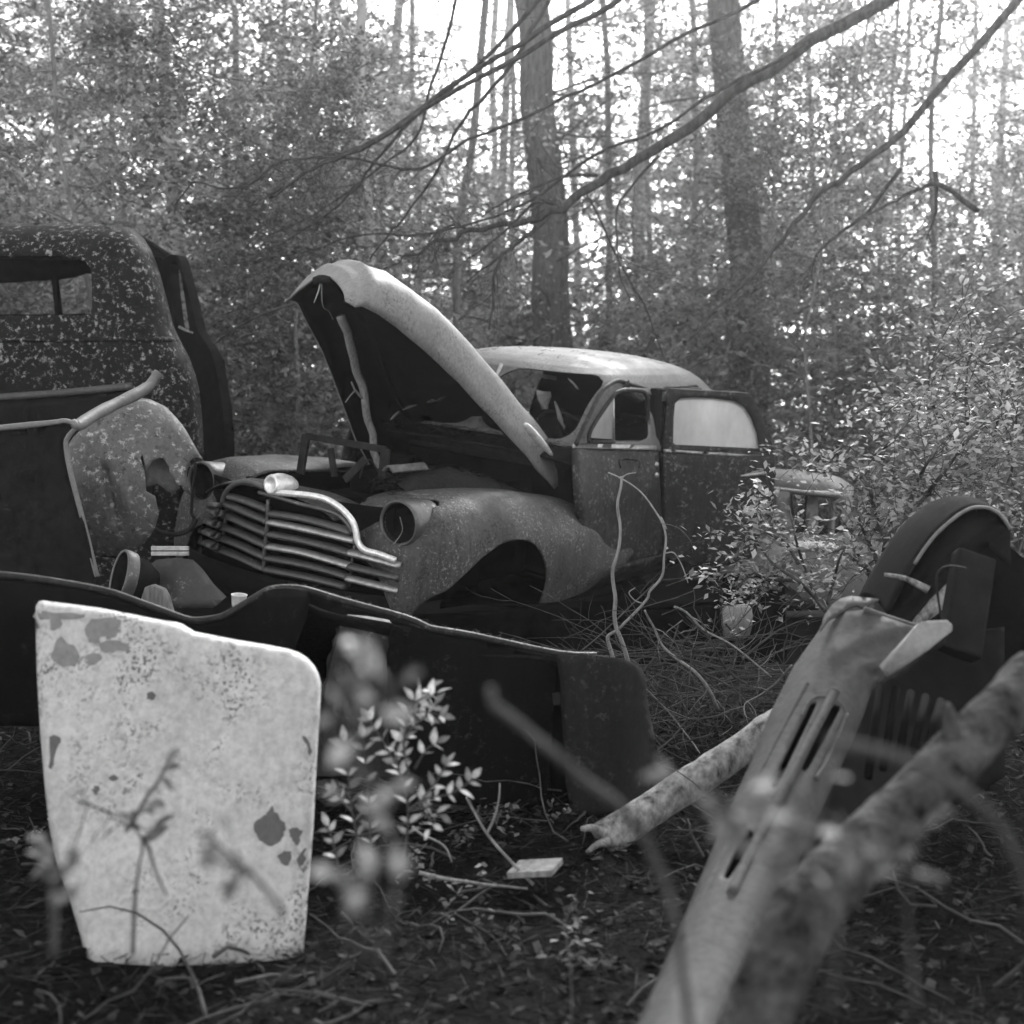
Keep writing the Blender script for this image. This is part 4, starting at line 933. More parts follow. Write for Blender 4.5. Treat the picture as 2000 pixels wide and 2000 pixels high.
# ------------------------------------------------------------------ wrecks behind and below the sedan
cw_ = tag(empty('crushed_car', (1.0, 7.0, 0)), 'black crushed car body under the sedan behind the twigs', 'car')
CWM = Matrix.Translation(-cw_.location)
cy_ = 6.75
v, f = patch([k5(*q) for q in ((300, 1130), (900, 1100), (1500, 1010), (1850, 930), (1950, 960))] + [(1420, 1120), (1530, 1125), (1540, 1400), (900, 1400)],
             [[(1262, 1138), (1290, 1128), (1380, 1130), (1402, 1140), (1408, 1170), (1408, 1270), (1395, 1285), (1262, 1285)]], 18, lambda a, b: at(a, b, cy_ + .0004 * (a - 1100) + .03 * nz((a * .02, b * .02, 0), 1)))
obj('body_side', local(cw_, v), f, m_under, cw_, thick=.03)
for q, r, mt in ((((1300, 1252), (1440, 1262)), .010, m_body), (((1340, 1300), (1470, 1304)), .012, m_body), (((1262, 1136), (1385, 1128), (1408, 1150), (1410, 1300)), .010, m_inner)):
    mb = MB(); mb.tube([at(a, b, cy_ - .02) for a, b in q], r, 6); mb.build('trim_rail', mt, cw_).data.transform(CWM)
v, f = grid(14, 8, lambda s, t: Vector((lerp(-.4, 1.7, s), lerp(7.0, 8.4, t), .30 + .04 * nz((s * 4, t * 4, 0), 1.2)))); obj('roof_skin', local(cw_, v), f, m_under, cw_, thick=.02)
v, f = patch([r2(*q) for q in ((212, 1690), (240, 1672), (380, 1662), (408, 1690), (410, 1790), (395, 1850), (360, 1880), (290, 1895), (230, 1885), (214, 1850))], [], 7, lambda a, b: at(a, b, 6.6 - .05 * math.sin(max(0, min(1, (b - 1180) / 70)) * 3.1))); obj('lamp_panel', local(cw_, v), f, metal('grey lamp panel', .16, .08, .4, .2, .4), cw_, thick=.02)

m_pale = metal('pale car paint', .30, .18, .4, .1, .4, .4, .1, scale=4)
pc = tag(empty('pale_car', (2.4, 9.3, 0)), 'pale abandoned car half hidden behind the leafy shrub', 'car')
PCM = Matrix.Translation(-pc.location)
def pr(s, t):   # roof slab
    x0, y0 = at(*r2(300, 790), 9.4), at(*r2(1085, 890), 8.6)
    p = x0.lerp(y0, s); return p + Vector((.35 * t, 1.3 * t, .05 * math.sin(t * 3.1) - .07 * max(0, (s - .8) / .2) ** 2 - .06 * (1 if t == 0 else 0)))
v, f = grid(24, 10, pr); obj('roof', local(pc, v), f, m_roof, pc, thick=.03)
mb = MB(); mb.tube([at(*r2(*q), y) for q, y in (((300, 860), 9.38), ((550, 880), 9.1), ((760, 905), 8.9), ((1000, 915), 8.65))], .018, 6); mb.build('drip_rail', m_trim, pc).data.transform(PCM)
m_pcb = metal('grey car paint', .13, .07, .4, .1, .4, .4, .1, scale=4)
for q in (((560, 890), (660, 900), (700, 1150), (560, 1180)), ((780, 905), (850, 905), (850, 1190), (760, 1190)), ((960, 915), (1010, 900), (1120, 1150), (1060, 1160))):
    v, f = patch([r2(*p) for p in q], [], 14, lambda a, b: at(a, b, 8.95)); obj('roof_pillar', local(pc, v), f, m_pcb, pc, thick=.04)
v, f = patch([r2(*q) for q in ((200, 1150), (560, 1175), (900, 1195), (1150, 1160), (1350, 1180), (1400, 1400), (1380, 1750), (200, 1750))], [], 16, lambda a, b: at(a, b, 8.75 - .06 * math.sin((b - 1030) / 170 * 3.1))); obj('body_side', local(pc, v), f, m_pcb, pc, thick=.03)
mb = MB(); mb.tube([at(*r2(*q), 8.62) for q in ((830, 1288), (880, 1295), (942, 1308))], .014, 7); mb.build('door_handle', m_chrome, pc).data.transform(PCM)
fc = at(*r2(700, 1610), 7.9)
v, f = grid(26, 10, lambda s, t: fc + Vector((.45 * math.cos(s * 3.5 - .4) * (1 + .06 * t) + .1, .35 * t - .1, .36 * math.sin(s * 3.5 - .4) * (1 + .1 * math.sin(t * 3.1)) - .05))); obj('wheel_arch', local(pc, v), f, m_pcb, pc, thick=.02)

# ------------------------------------------------------------------ brush pile, ground litter
m_twig = plain('grey dead twigs', .025, .09, 14, .9, spec=.1)
bp2 = MB()
for k in range(230):
    u = rnd.gauss(1360, 75); vv = rnd.gauss(1360, 75)
    if u < 1225 or u > 1560: continue
    y = rnd.uniform(4.75, 5.9); p = at(u, vv, y)
    if p.z < .02: p.z = .02 + rnd.random() * .1
    a = rnd.uniform(0, 6.28); d = Vector((math.cos(a), math.sin(a) * .5, rnd.gauss(0.05, .45))); r = rnd.choice([.002, .002, .003, .003, .004, .006])
    q = wander(p, d, rnd.uniform(.25, .8), 7, .10, -.02); bp2.tube(q, [r, r * .4], 4, cap=False)
    if rnd.random() < .6: twigs_on(bp2, q, r * .7, 4, .25, 1)
tag(bp2.build('brush_pile', m_twig), 'tangled heap of dead twigs to the right of the dark body', 'twigs', kind='stuff')
for k, (pts, r, lab) in enumerate((
    ([r6(*q) for q in ((470, 180), (545, 330), (620, 480), (760, 600), (900, 700), (1000, 830), (1075, 1000))], (.004, .0075), 'longest pale curved branch on top of the twig heap'),
    ([r6(*q) for q in ((720, 150), (820, 200), (960, 340), (1130, 430), (1300, 550), (1530, 740))], (.005, .003), 'straight grey branch slanting across the twig heap to the right'),
    ([r6(*q) for q in ((480, 840), (620, 980), (720, 1100), (860, 1270), (930, 1380))], (.003, .003), 'thin dead branch leaning low beside the end panel'),
    ([r6(*q) for q in ((1700, 640), (1560, 800), (1430, 890), (1310, 960), (1310, 1060))], (.004, .002), 'short forked dead branch beside the slotted hood'))):
    bare_tree('dead_branch', lab, [([at(a, b, 4.8 + .1 * math.sin(i)) for i, (a, b) in enumerate(pts)], r)], m_dead, twig=5, tw_r=.0025, tw_l=.22)
def gl():
    while True:
        x = rnd.uniform(-2.6, 2.6); y = rnd.uniform(1.9, 6.0)
        return Vector((x, y, ground_h(x, y) + rnd.uniform(.002, .03)))
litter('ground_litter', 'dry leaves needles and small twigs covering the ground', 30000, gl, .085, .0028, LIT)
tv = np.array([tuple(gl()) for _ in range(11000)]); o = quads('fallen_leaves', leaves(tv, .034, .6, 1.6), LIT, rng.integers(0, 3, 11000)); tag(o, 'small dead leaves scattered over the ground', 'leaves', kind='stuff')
gt = MB()
for k in range(420):
    p = gl(); a = rnd.uniform(0, 6.28); gt.tube(wander(p + Vector((0, 0, .01)), (math.cos(a), math.sin(a), .12), rnd.uniform(.15, .6), 7, .28, -.03), [rnd.uniform(.002, .006), .0015], 4, cap=False)
tag(gt.build('ground_twigs', m_twig), 'thin fallen twigs scattered over the ground', 'twigs', kind='stuff')
# low weeds on the floor of the clearing
wv = []; wi = []; ws = MB()
for k in range(80):
    x = rnd.uniform(-1.7, 1.7); y = rnd.uniform(1.75, 4.2)
    if (-1.25 < x < -.35 and y > 2.5) or (.2 < x and y > 2.1): continue
    p = Vector((x, y, ground_h(x, y)))
    for j in range(rnd.randrange(2, 5)):
        q = wander(p, (rnd.gauss(0, .4), rnd.gauss(0, .4), 1), rnd.uniform(.05, .16), 5, .2, -.05); ws.tube(q, [.0015, .0008], 3, cap=False)
        C = np.array([tuple(a) for a in q[2:] + q[2:]]) + rng.normal(size=(8, 3)) * .012; wv.append(leaves(C, .026, .55, 1.2)); wi.append(rng.choice(3, 8, p=(.5, .35, .15)))
tag(quads('ground_weeds', np.concatenate(wv), LEAF, np.concatenate(wi)), 'low leafy weeds growing on the floor of the clearing', 'weeds', kind='stuff')
tag(ws.build('weed_stems', LIT[0]), 'thin stems of the low weeds on the ground', 'weeds', kind='stuff')
# single sticks on the ground in front
for lab, pts, r in (('bare curved stick lying along the bottom of the clearing', [(600, 1530), (720, 1555), (830, 1575), (1000, 1600), (1190, 1612)], .006),
                    ('bare forked twig rising before the dark panel', [(1220, 1590), (1100, 1470), (970, 1320), (900, 1200), (860, 1120)], .005),
                    ('thin kinked twig beside the foreground plant', [(570, 1280), (620, 1325), (740, 1385), (780, 1470)], .004)):
    P = [at(*k8(a, b), 3.35) for a, b in pts]
    for p in P: p.z = max(p.z, .03)
    sp2 = [(P, (r, r * .5))]
    if 'forked' in lab: sp2.append(([at(*k8(a, b), 3.35) for a, b in ((970, 1320), (1005, 1240), (1030, 1140), (1035, 1050))], (.004, .002)))
    bare_tree('fallen_stick', lab, sp2, m_dead, cat='stick')

# ------------------------------------------------------------------ shrubs and foreground plants
m_stem = plain('dark shrub stem', .03, .08, 20, .9, spec=.1)
PALE = [leaf_mat('shrub leaf', .24, .45), leaf_mat('shrub leaf pale', .36, .45), leaf_mat('shrub leaf dark', .14, .45)]  # three leaf tones, mixed at random
def shrub(name, label, stems, per, lsize, twl, leaf_up=.8, mats=PALE, r=(.010, .003), ntw=9, cat='shrub', aspect=.5, group=None, spread=.03):
    e = tag(empty(name, stems[0][0]), label, cat, group); off = Matrix.Translation(-Vector(stems[0][0])); pts = []
    tw = MB()
    for st in stems:
        P = smooth_path(st, 5); mb = MB(); mb.tube(P, list(r), 6); mb.build('stem', m_stem, e).data.transform(off)
        m = len(P)
        for k in range(ntw):
            i = min(m - 2, int((.2 + .8 * rnd.random()) * (m - 1))); t = (P[i + 1] - P[i]).normalized()
            o = Vector((rnd.gauss(0, 1), rnd.gauss(0, .6), rnd.gauss(.2, .6))).normalized(); q = wander(P[i], t * .6 + o, twl * rnd.uniform(.4, 1), 7, .18, -.02)
            tw.tube(q, [r[1], r[1] * .4], 4, cap=False); pts += q[1:]
            for _ in range(2):
                a = rnd.choice(q[1:]); q2 = wander(a, (q[-1] - q[0]).normalized() + Vector((rnd.gauss(0, .8), rnd.gauss(0, .8), rnd.gauss(0, .5))), twl * .4, 4, .15); tw.tube(q2, [r[1] * .6, r[1] * .3], 3, cap=False); pts += q2[1:]
    o = tw.build('twigs', m_stem, e); o.data.transform(off); o['kind'] = 'stuff'
    C = np.repeat(np.array([tuple(p) for p in pts]), per, 0) + rng.normal(size=(len(pts) * per, 3)) * spread
    V = leaves(C, lsize, aspect, leaf_up)
    o = quads('foliage', V, mats, rng.integers(0, len(mats), len(V)), e); o.data.transform(off); o['kind'] = 'stuff'
    return e
def S2(y, *pts): return [at(*r2(*p), y + .15 * math.sin(i * 2.1)) for i, p in enumerate(pts)]
shrub('leafy_shrub', 'large leafy shrub with dark stems at the right behind the slotted hood', [
    S2(5.3, (1240, 1620), (1290, 1350), (1320, 1220), (1450, 1060), (1600, 920), (1720, 940), (1850, 860)),
    S2(5.3, (1310, 1230), (1240, 1050), (1210, 900), (1150, 780), (1120, 700)), S2(5.4, (1450, 1050), (1500, 880), (1600, 690), (1700, 590)),
    S2(5.3, (1270, 1400), (1200, 1250), (1140, 1120)), S2(5.4, (1400, 1110), (1560, 950), (1680, 800), (1780, 740)), S2(5.5, (1150, 800), (1230, 650), (1350, 560), (1480, 400), (1560, 300)),
    S2(5.6, (1600, 900), (1750, 700), (1850, 560), (1990, 420)), S2(5.7, (1850, 880), (1990, 760), (2150, 640)), S2(5.5, (1300, 1500), (1500, 1200), (1700, 1050)), S2(5.5, (1250, 1500), (1130, 1330), (1080, 1200))],
    2, .042, .42, ntw=9, r=(.012, .003))
shrub('leafy_shrub', 'low leafy shrub spreading in front of the open rear door', [
    S2(5.2, (900, 1700), (820, 1600), (720, 1500), (560, 1390), (470, 1280), (360, 1150), (230, 1060)), S2(5.2, (720, 1380), (640, 1250), (520, 1180), (420, 1130), (320, 1180)), S2(5.3, (850, 1640), (760, 1400), (700, 1200), (660, 1000)),
    S2(5.2, (700, 1500), (520, 1480), (400, 1440), (290, 1430)), S2(5.3, (660, 1180), (560, 1080), (500, 1040)), S2(5.4, (920, 1650), (960, 1500), (1000, 1350), (1050, 1250)), S2(5.2, (600, 1560), (480, 1540), (380, 1560))],
    2, .036, .24, ntw=6, r=(.009, .0025))
shrub('leafy_shrub', 'thin leafy spray beside the window of the open rear door', [S2(6.2, (800, 760), (720, 680), (620, 620), (540, 590), (500, 575))], 1, .035, .10, ntw=4, r=(.004, .002))
shrub('leafy_shrub', 'pale leafy shrub at the right frame edge above the arched fender', [S2(6.0, (1950, 1100), (1900, 700), (1850, 300), (1880, -100)), S2(6.2, (1960, 900), (2050, 500), (2100, 200)), S2(6.3, (1900, 700), (1700, 450), (1600, 200), (1650, -50)), S2(6.2, (2000, 1000), (2150, 800), (2200, 300))], 3, .04, .6, ntw=14, r=(.012, .003))
# plants near the camera: every leaf an object of its own
def leaf_mesh(name, mat, w=.42):
    xs = [0, .12, .35, .62, .85, 1.0]; ws = [.02, .55, 1.0, .85, .4, .0]; v = []; f = []
    for x, q in zip(xs, ws):
        z = -.18 * (x - .4) ** 2; v += [(x, -q * w / 2, z + .10 * q * w), (x, 0, z), (x, q * w / 2, z + .10 * q * w)]
    for i in range(5):
        a = i * 3; f += [(a, a + 3, a + 4, a + 1), (a + 1, a + 4, a + 5, a + 2)]
    me = bpy.data.meshes.new(name); me.from_pydata(v, [], f); me.polygons.foreach_set('use_smooth', [True] * len(f)); me.materials.append(mat); return me
LM = {k: leaf_mesh('leaf', m, w) for k, m, w in (('p', PALE[0], .46), ('w', PALE[1], .46), ('s', PALE[2], .5), ('d', LEAF[0], .5))}
def put_leaf(e, p, d, L, kind, n=None):
    o = bpy.data.objects.new('leaf', LM[kind]); col.objects.link(o); o.parent = e
    x = Vector(d).normalized(); z = Vector(n) if n else Vector((rnd.gauss(0, .5), rnd.gauss(-.5, .4), 1)); y = z.cross(x).normalized(); z = x.cross(y)
    M = Matrix((x, y, z)).transposed().to_4x4(); M.translation = Vector(p) - e.location
    o.matrix_local = M @ Matrix.Scale(L, 4)
def leaf_plant(name, label, stems, y, spots, L, kinds, r=(.003, .0012), node=0):
    """stems and leaf spots in picture pixels; node > 0 also sets leaf pairs along the stems"""
    S = [[at(u, v, y + .015 * i) for i, (u, v) in enumerate(st)] for st in stems]
    e = tag(empty(name, S[0][0]), label, 'plant'); off = Matrix.Translation(-S[0][0]); allp = []
    for P in S:
        P = smooth_path(P, 5); mb = MB(); mb.tube(P, list(r), 6); mb.build('stem', m_stem, e).data.transform(off); allp += P
        if node:
            acc = 0
            for i in range(2, len(P)):
                acc += (P[i] - P[i - 1]).length
                if acc > node:
                    acc = 0; t = (P[i] - P[i - 1]).normalized()
                    for sd_ in (-1, 1):
                        b = Vector((t.z, 0, -t.x)) * sd_; put_leaf(e, P[i], t * .55 + b + Vector((0, rnd.gauss(0, .5), .15)), L * rnd.uniform(.7, 1.15), rnd.choice(kinds))
            put_leaf(e, P[-1], (P[-1] - P[-2]).normalized(), L, rnd.choice(kinds))
    pt = MB(); has = False
    for (u, v) in spots:
        for k in range(rnd.choice((1, 2, 2))):
            p = at(u + rnd.gauss(0, 9), v + rnd.gauss(0, 9), y + rnd.uniform(-.05, .05)); q = min(allp, key=lambda a: (a - p).length)
            d = p - q; d = d if d.length > 1e-3 else Vector((0, 0, 1)); b = p - d.normalized() * L * .5
            pt.tube([q, (q + b) / 2 + Vector((0, 0, -.004)), b], [r[1], r[1] * .6], 4, cap=False); has = True
            put_leaf(e, b, d.normalized() + Vector((rnd.gauss(0, .35), rnd.gauss(0, .35), rnd.gauss(0, .35))), L * rnd.uniform(.8, 1.2), rnd.choice(kinds))
    if has: o = pt.build('petioles', m_stem, e); o.data.transform(off); o['kind'] = 'stuff'
    return e
K8 = lambda *a: [k8(*q) for q in a]; K7 = lambda *a: [k7(*q) for q in a]; R1 = lambda *a: [r1(*q) for q in a]
leaf_plant('small_leafed_plant', 'small leafed plant growing between the pale panel and the dark body', [
    K8((520, 1480), (545, 1200), (500, 1000), (430, 860), (370, 760), (330, 700)), K8((530, 1100), (480, 880), (560, 760), (640, 680), (690, 620)), K8((545, 1000), (520, 820), (560, 640), (600, 560), (660, 525)),
    K8((540, 1200), (640, 1130), (760, 1110), (850, 1060), (890, 1020)), K8((620, 1130), (690, 1050), (730, 980), (755, 940)), K8((580, 970), (640, 870), (700, 830)), K8((300, 1480), (240, 1200), (220, 1000), (200, 820)),
    K8((180, 1560), (140, 1370), (110, 1280)), K8((560, 1200), (650, 1180), (720, 1220)), K8((350, 1480), (330, 1150), (310, 900), (300, 800)), K8((600, 1150), (680, 1240), (660, 1300)), K8((240, 1200), (170, 1120), (140, 1090)), K8((545, 640), (600, 600), (700, 560)), K8((500, 680), (600, 660), (720, 680))],
    2.75, [], .036, 'pwws', r=(.0032, .001), node=.025)
leaf_plant('near_leafy_plant', 'tall blurred leafy plant nearest the camera beside the pale panel', [K8((300, 1800), (290, 1300), (270, 900), (270, 600), (272, 330)), K8((290, 1000), (180, 900), (120, 880)), K8((275, 700), (400, 560), (560, 450)), K8((300, 1300), (450, 1130), (520, 1060))], .95,
    K8((270, 290), (210, 360), (330, 350), (385, 370), (250, 430), (310, 470), (450, 440), (580, 455), (600, 480), (420, 480), (180, 560), (120, 540), (200, 620), (300, 560), (90, 690), (440, 680), (470, 700), (150, 880), (210, 860), (130, 930), (170, 920), (80, 1110), (430, 1120), (350, 1180), (480, 1100), (520, 1060), (330, 640), (400, 1160)), .021, 'pws', r=(.0022, .001))
leaf_plant('near_leafy_plant', 'blurred leafy shoots at the bottom edge below the small plant', [K8((330, 2000), (350, 1600), (380, 1450)), K8((250, 2000), (200, 1600), (120, 1500)), K8((400, 2000), (480, 1600), (530, 1490))], .85,
    K8((380, 1460), (300, 1500), (420, 1440), (450, 1530), (110, 1500), (230, 1570), (520, 1480), (340, 1560), (260, 1650), (420, 1640), (150, 1640)), .022, 'pws', r=(.002, .001))
leaf_plant('near_leafy_plant', 'slender twig with drooping leaves before the pale panel', [K7((545, 2300), (560, 1932), (585, 1750), (605, 1590), (540, 1480)), K7((540, 1480), (620, 1330), (700, 1220), (740, 1130), (770, 1060)), K7((610, 1570), (650, 1640), (690, 1780), (760, 1930)), K7((585, 1500), (480, 1450), (380, 1400), (200, 1330))], 2.0,
    K7((690, 1210), (790, 1195), (735, 1135), (660, 1365), (560, 1460), (720, 1470), (740, 1515), (660, 1535), (490, 1450), (460, 1490), (360, 1550), (170, 1315), (150, 1700), (620, 1400), (770, 1060)), .036, 'dsd', r=(.004, .0015))
leaf_plant('near_leafy_plant', 'blurred branching twig low on the pale panel', [K7((1500, 2050), (1350, 1850), (1200, 1720), (1050, 1570), (1060, 1500)), K7((1240, 1740), (1180, 1850), (1120, 1950))], 1.3, K7((1040, 1700), (1045, 1740), (1000, 1600), (1080, 1480), (1180, 1860), (1130, 1900), (1250, 1720)), .03, 'dds', r=(.003, .0015))
leaf_plant('near_leafy_plant', 'blurred dark weeds at the lower left edge', [K7((60, 2300), (90, 1800), (180, 1700)), K7((40, 2300), (20, 1800), (-40, 1600))], 1.4, K7((180, 1690), (120, 1760), (60, 1820), (100, 1880), (20, 1700), (-60, 1600), (-40, 1750), (60, 1950), (160, 1900)), .035, 'd', r=(.003, .0015))
leaf_plant('near_leafy_plant', 'blurred leafy tangle low in front of the slotted hood', [R1((1100, 2100), (1150, 1500), (1050, 1200), (800, 1130)), R1((1250, 2100), (1300, 1300), (1150, 1150), (1000, 1040)), R1((900, 2100), (1000, 1450), (1150, 1300), (1230, 1000)), R1((1650, 2100), (1600, 1500), (1700, 1200))], .95,
    R1((450, 960), (690, 1130), (760, 1150), (900, 1080), (1010, 1010), (1140, 1030), (1230, 990), (700, 1200), (880, 1250), (1000, 1330), (1150, 1200), (1270, 1230), (1350, 1400), (1450, 1300), (820, 1180), (950, 1180), (1100, 1330), (1200, 1420), (1500, 1430), (940, 1470), (1050, 1150), (780, 1240), (1080, 1240), (1180, 1300), (900, 1350), (1020, 1440), (1300, 1330), (1650, 1250), (1750, 1150), (1600, 1380), (1700, 1450), (860, 1140)), .024, 'sd', r=(.0018, .001))
bare_tree('near_blurred_stick', 'blurred dark stick crossing before the dark panel', [([at(*k8(*q), 1.05) for q in ((985, 540), (1010, 640), (1080, 690), (1300, 860), (1500, 1030), (1700, 1180), (1850, 1420), (1980, 1800), (2080, 2500))], (.0042, .004))], m_stem, cat='stick')
bare_tree('near_blurred_stick', 'blurred pale stick tip before the slotted hood', [([at(*r1(*q), .9) for q in ((1230, 830), (1400, 870), (1600, 930), (1800, 1020), (2050, 1250), (2250, 1800), (2300, 2200))], (.0048, .003))], m_stem, cat='stick')

# ------------------------------------------------------------------ forest
m_sap = plain('grey thin bark', .09, .24, 9, .9, spec=.1, bstr=.6, stretch=(2, 2, .6))
m_birch = plain('pale smooth bark', .2, .5, 7, .85, spec=.15, bstr=.4, stretch=(1, 1, .5))
def tree(name, label, pts, y, w, mat, crown=None, limbs=6, cat='tree', group=None, limb_r=.012, limb_l=1.4, zmin=1.5, leafn=0):
    """pts: picture points along the trunk; w: trunk widths in picture pixels at its ends"""
    P = [at(u, v, y) for u, v in pts]
    base = P[0] + (P[0] - P[1]).normalized() * ((P[0].z) / max(.2, (P[1] - P[0]).normalized().z)); base.z = ground_h(base.x, base.y) - .05
    tip = P[-1] + (P[-1] - P[-2]).normalized() * 3.5
    P = [base] + P + [tip]; P = smooth_path(P, 6); e = tag(empty(name, base), label, cat, group); off = Matrix.Translation(-base)
    r0, r1_ = w[0] * y / F / 2, w[1] * y / F / 2; n = len(P)
    mb = MB(); rr = [lerp(r0, r1_, i / (n - 1)) * (1 + .5 * max(0, 1 - i / (n * .06)) * (r0 > .15)) for i in range(n)]
    mb.tube([p + Vector((nz(p, .8, y), nz(p, .8, y + 4), 0)) * (r0 * .6 if r0 > .1 else .06) for p in P], rr, 12 if r0 > .1 else 7); mb.build('trunk', mat, e).data.transform(off)
    tips = []
    lb = MB()
    for k in range(limbs):
        i = rnd.randrange(int(n * .25), n); p = P[i]
        if p.z < zmin: continue
        a = rnd.uniform(0, 6.283); q = wander(p, (math.cos(a), math.sin(a), rnd.uniform(-.35, .5)), limb_l * rnd.uniform(.4, 1), 8, .12, -.02)
        lb.tube(q, [min(limb_r, rr[i] * .5), .002], 5, cap=False); twigs_on(lb, q, .003, 5, limb_l * .35, 1); tips.append(q)
    if tips:
        o = lb.build('limbs', mat, e); o.data.transform(off); o['kind'] = 'stuff'
    if leafn and tips:
        C = np.array([tuple(rnd.choice(rnd.choice(tips)[3:])) for _ in range(leafn)]) + rng.normal(size=(leafn, 3)) * .16
        if crown == 'spruce':
            D = rng.normal(size=(leafn // 12 + 1, 3)); D[:, 2] *= .25; D /= np.linalg.norm(D, axis=1)[:, None]
            V = sprays(C[:len(D)], D, rng.uniform(.3, .6, len(D)), 16, .007); V = V
            o = quads('crown', V, [m_needle], None, e)
        else:
            V = leaves(C, .055, .6, .5); o = quads('crown', V, LEAF, rng.integers(0, 3, len(V)), e)
        o.data.transform(off)
    return e
tree('spruce_tree', 'thick rough tree trunk rising behind the sedan roof', [(1085, 760), (1078, 640), (1066, 480), (1053, 256), (1035, 0)], 15, (84, 60), m_bark, 'spruce', 40, limb_l=2.4, zmin=2.6, leafn=5200, limb_r=.018)
tree('spruce_tree', 'thick rough trunk above the open rear door', [(1470, 800), (1458, 680), (1440, 480), (1428, 256), (1416, 0)], 15.5, (74, 58), m_bark, 'spruce', 40, limb_l=2.4, zmin=2.6, leafn=5200, limb_r=.018)
TR = [('pale narrow birch trunk behind the raised hood tip', [(722, 520), (716, 400), (706, 256), (700, 0)], 11.5, (23, 17), m_birch), ('pale birch trunk right of the truck cab roof', [(356, 560), (350, 480), (330, 340), (320, 200), (312, 0)], 13, (30, 22), m_birch),
      ('dark slender trunk midway along the raised hood', [(897, 680), (894, 540), (905, 400), (930, 256), (945, 0)], 13, (20, 13), m_bark), ('thin pale trunk left of the thick trunk behind the sedan', [(1002, 700), (1000, 480), (1001, 256), (1000, 0)], 16, (12, 9), m_birch),
      ('thin trunk right of the thick trunk behind the sedan', [(1190, 760), (1187, 520), (1186, 300), (1180, 0)], 17, (15, 12), m_bark), ('slim trunk left of the thick trunk above the rear door', [(1362, 800), (1358, 520), (1356, 256), (1352, 0)], 18, (13, 12), m_bark),
      ('slim trunk right of the thick trunk above the rear door', [(1505, 820), (1504, 600), (1506, 400), (1512, 200)], 15, (9, 7), m_birch), ('pale pole thin trunk standing above the pale car', [(1625, 830), (1626, 650), (1630, 450), (1640, 200)], 14, (8, 6), m_birch),
      ('thin trunk nearest the right frame edge', [(1815, 760), (1818, 600), (1826, 400), (1830, 200), (1838, 0)], 13, (12, 9), m_bark), ('dark thin tree rising behind the truck cab roof', [(160, 520), (148, 430), (126, 330), (110, 256), (96, 60)], 9.5, (10, 8), m_bark),
      ('thin dark sapling between truck door and raised hood', [(580, 860), (588, 760), (578, 640), (590, 520), (600, 300)], 11, (9, 6), m_bark), ('broken dark snag above the pale car', [(1580, 790), (1573, 700), (1575, 640), (1585, 590)], 12, (7, 4), m_bark),
      ('slim grey trunk just left of the birch behind the hood', [(540, 860), (536, 650), (545, 400), (552, 100)], 16, (13, 9), m_bark), ('grey trunk standing just right of the truck door', [(470, 860), (478, 640), (470, 400), (462, 100)], 18, (17, 12), m_bark),
      ('slim grey trunk over the middle of the sedan roof', [(1262, 760), (1270, 520), (1262, 256), (1260, 0)], 20, (12, 10), m_bark), ('pale trunk just right of the dark slender trunk', [(955, 680), (958, 480), (962, 256), (965, 0)], 20, (14, 12), m_birch),
      ('slim leaning trunk in the upper right woods', [(1720, 800), (1712, 600), (1725, 400), (1742, 150)], 17, (9, 7), m_bark), ('thin trunk at the top left behind the truck', [(245, 520), (236, 400), (222, 256), (215, 0)], 15, (11, 9), m_bark),
      ('slim trunk rising behind the middle of the hood slope', [(815, 620), (820, 480), (812, 300), (806, 50)], 19, (12, 10), m_bark), ('slim trunk between hood and truck cab low in the woods', [(635, 850), (628, 650), (640, 420), (648, 150)], 17, (10, 8), m_bark)]
for i, (lab, pts, y, w, mt) in enumerate(TR):
    tree('birch_tree' if mt is m_birch else 'slender_tree', lab, pts, y, w, m_sap if mt is m_bark else mt, 'leaf', 9, limb_l=1.3, zmin=1.2 if w[0] < 12 else 2, leafn=900 if 'snag' not in lab else 0, limb_r=.01)
# leaning dead trees and hanging bare branches
m_limb = plain('dark dead limb bark', .025, .09, 11, .9, spec=.05, bstr=.8, stretch=(2, 2, .7), bdist=.02)
bare_tree('leaning_dead_tree', 'long bare dead tree leaning from upper right down to the hood', [
    ([at(*f2(*q), 9.5) for q in ((3900, -1200), (2900, -560), (2400, -230), (1932, 60), (1650, 235), (1350, 410), (1240, 470), (1100, 520), (900, 565), (720, 625), (560, 690), (400, 750))], (.054, .005)),
    ([at(*f2(*q), 9.5) for q in ((1350, 410), (1150, 600), (1000, 730), (850, 830))], (.02, .005)), ([at(*f2(*q), 9.4) for q in ((1060, 670), (1010, 800), (990, 950), (965, 1060))], (.014, .008)),
    ([at(*f2(*q), 9.6) for q in ((1560, 235), (1350, 250), (1200, 310), (1050, 390), (930, 490))], (.014, .005)), ([at(*f2(*q), 9.5) for q in ((1310, 390), (1200, 390), (1050, 570), (900, 700))], (.016, .005)), ([at(*f2(*q), 9.5) for q in ((900, 565), (780, 530), (680, 600), (600, 720))], (.01, .003)),
    ([at(*f2(*q), 9.4) for q in ((1900, 130), (1780, 280), (1680, 430), (1670, 600), (1690, 780), (1750, 900))], (.012, .004))], m_limb, twig=20, tw_r=.004, tw_l=.75, cat='tree', wob=.06)
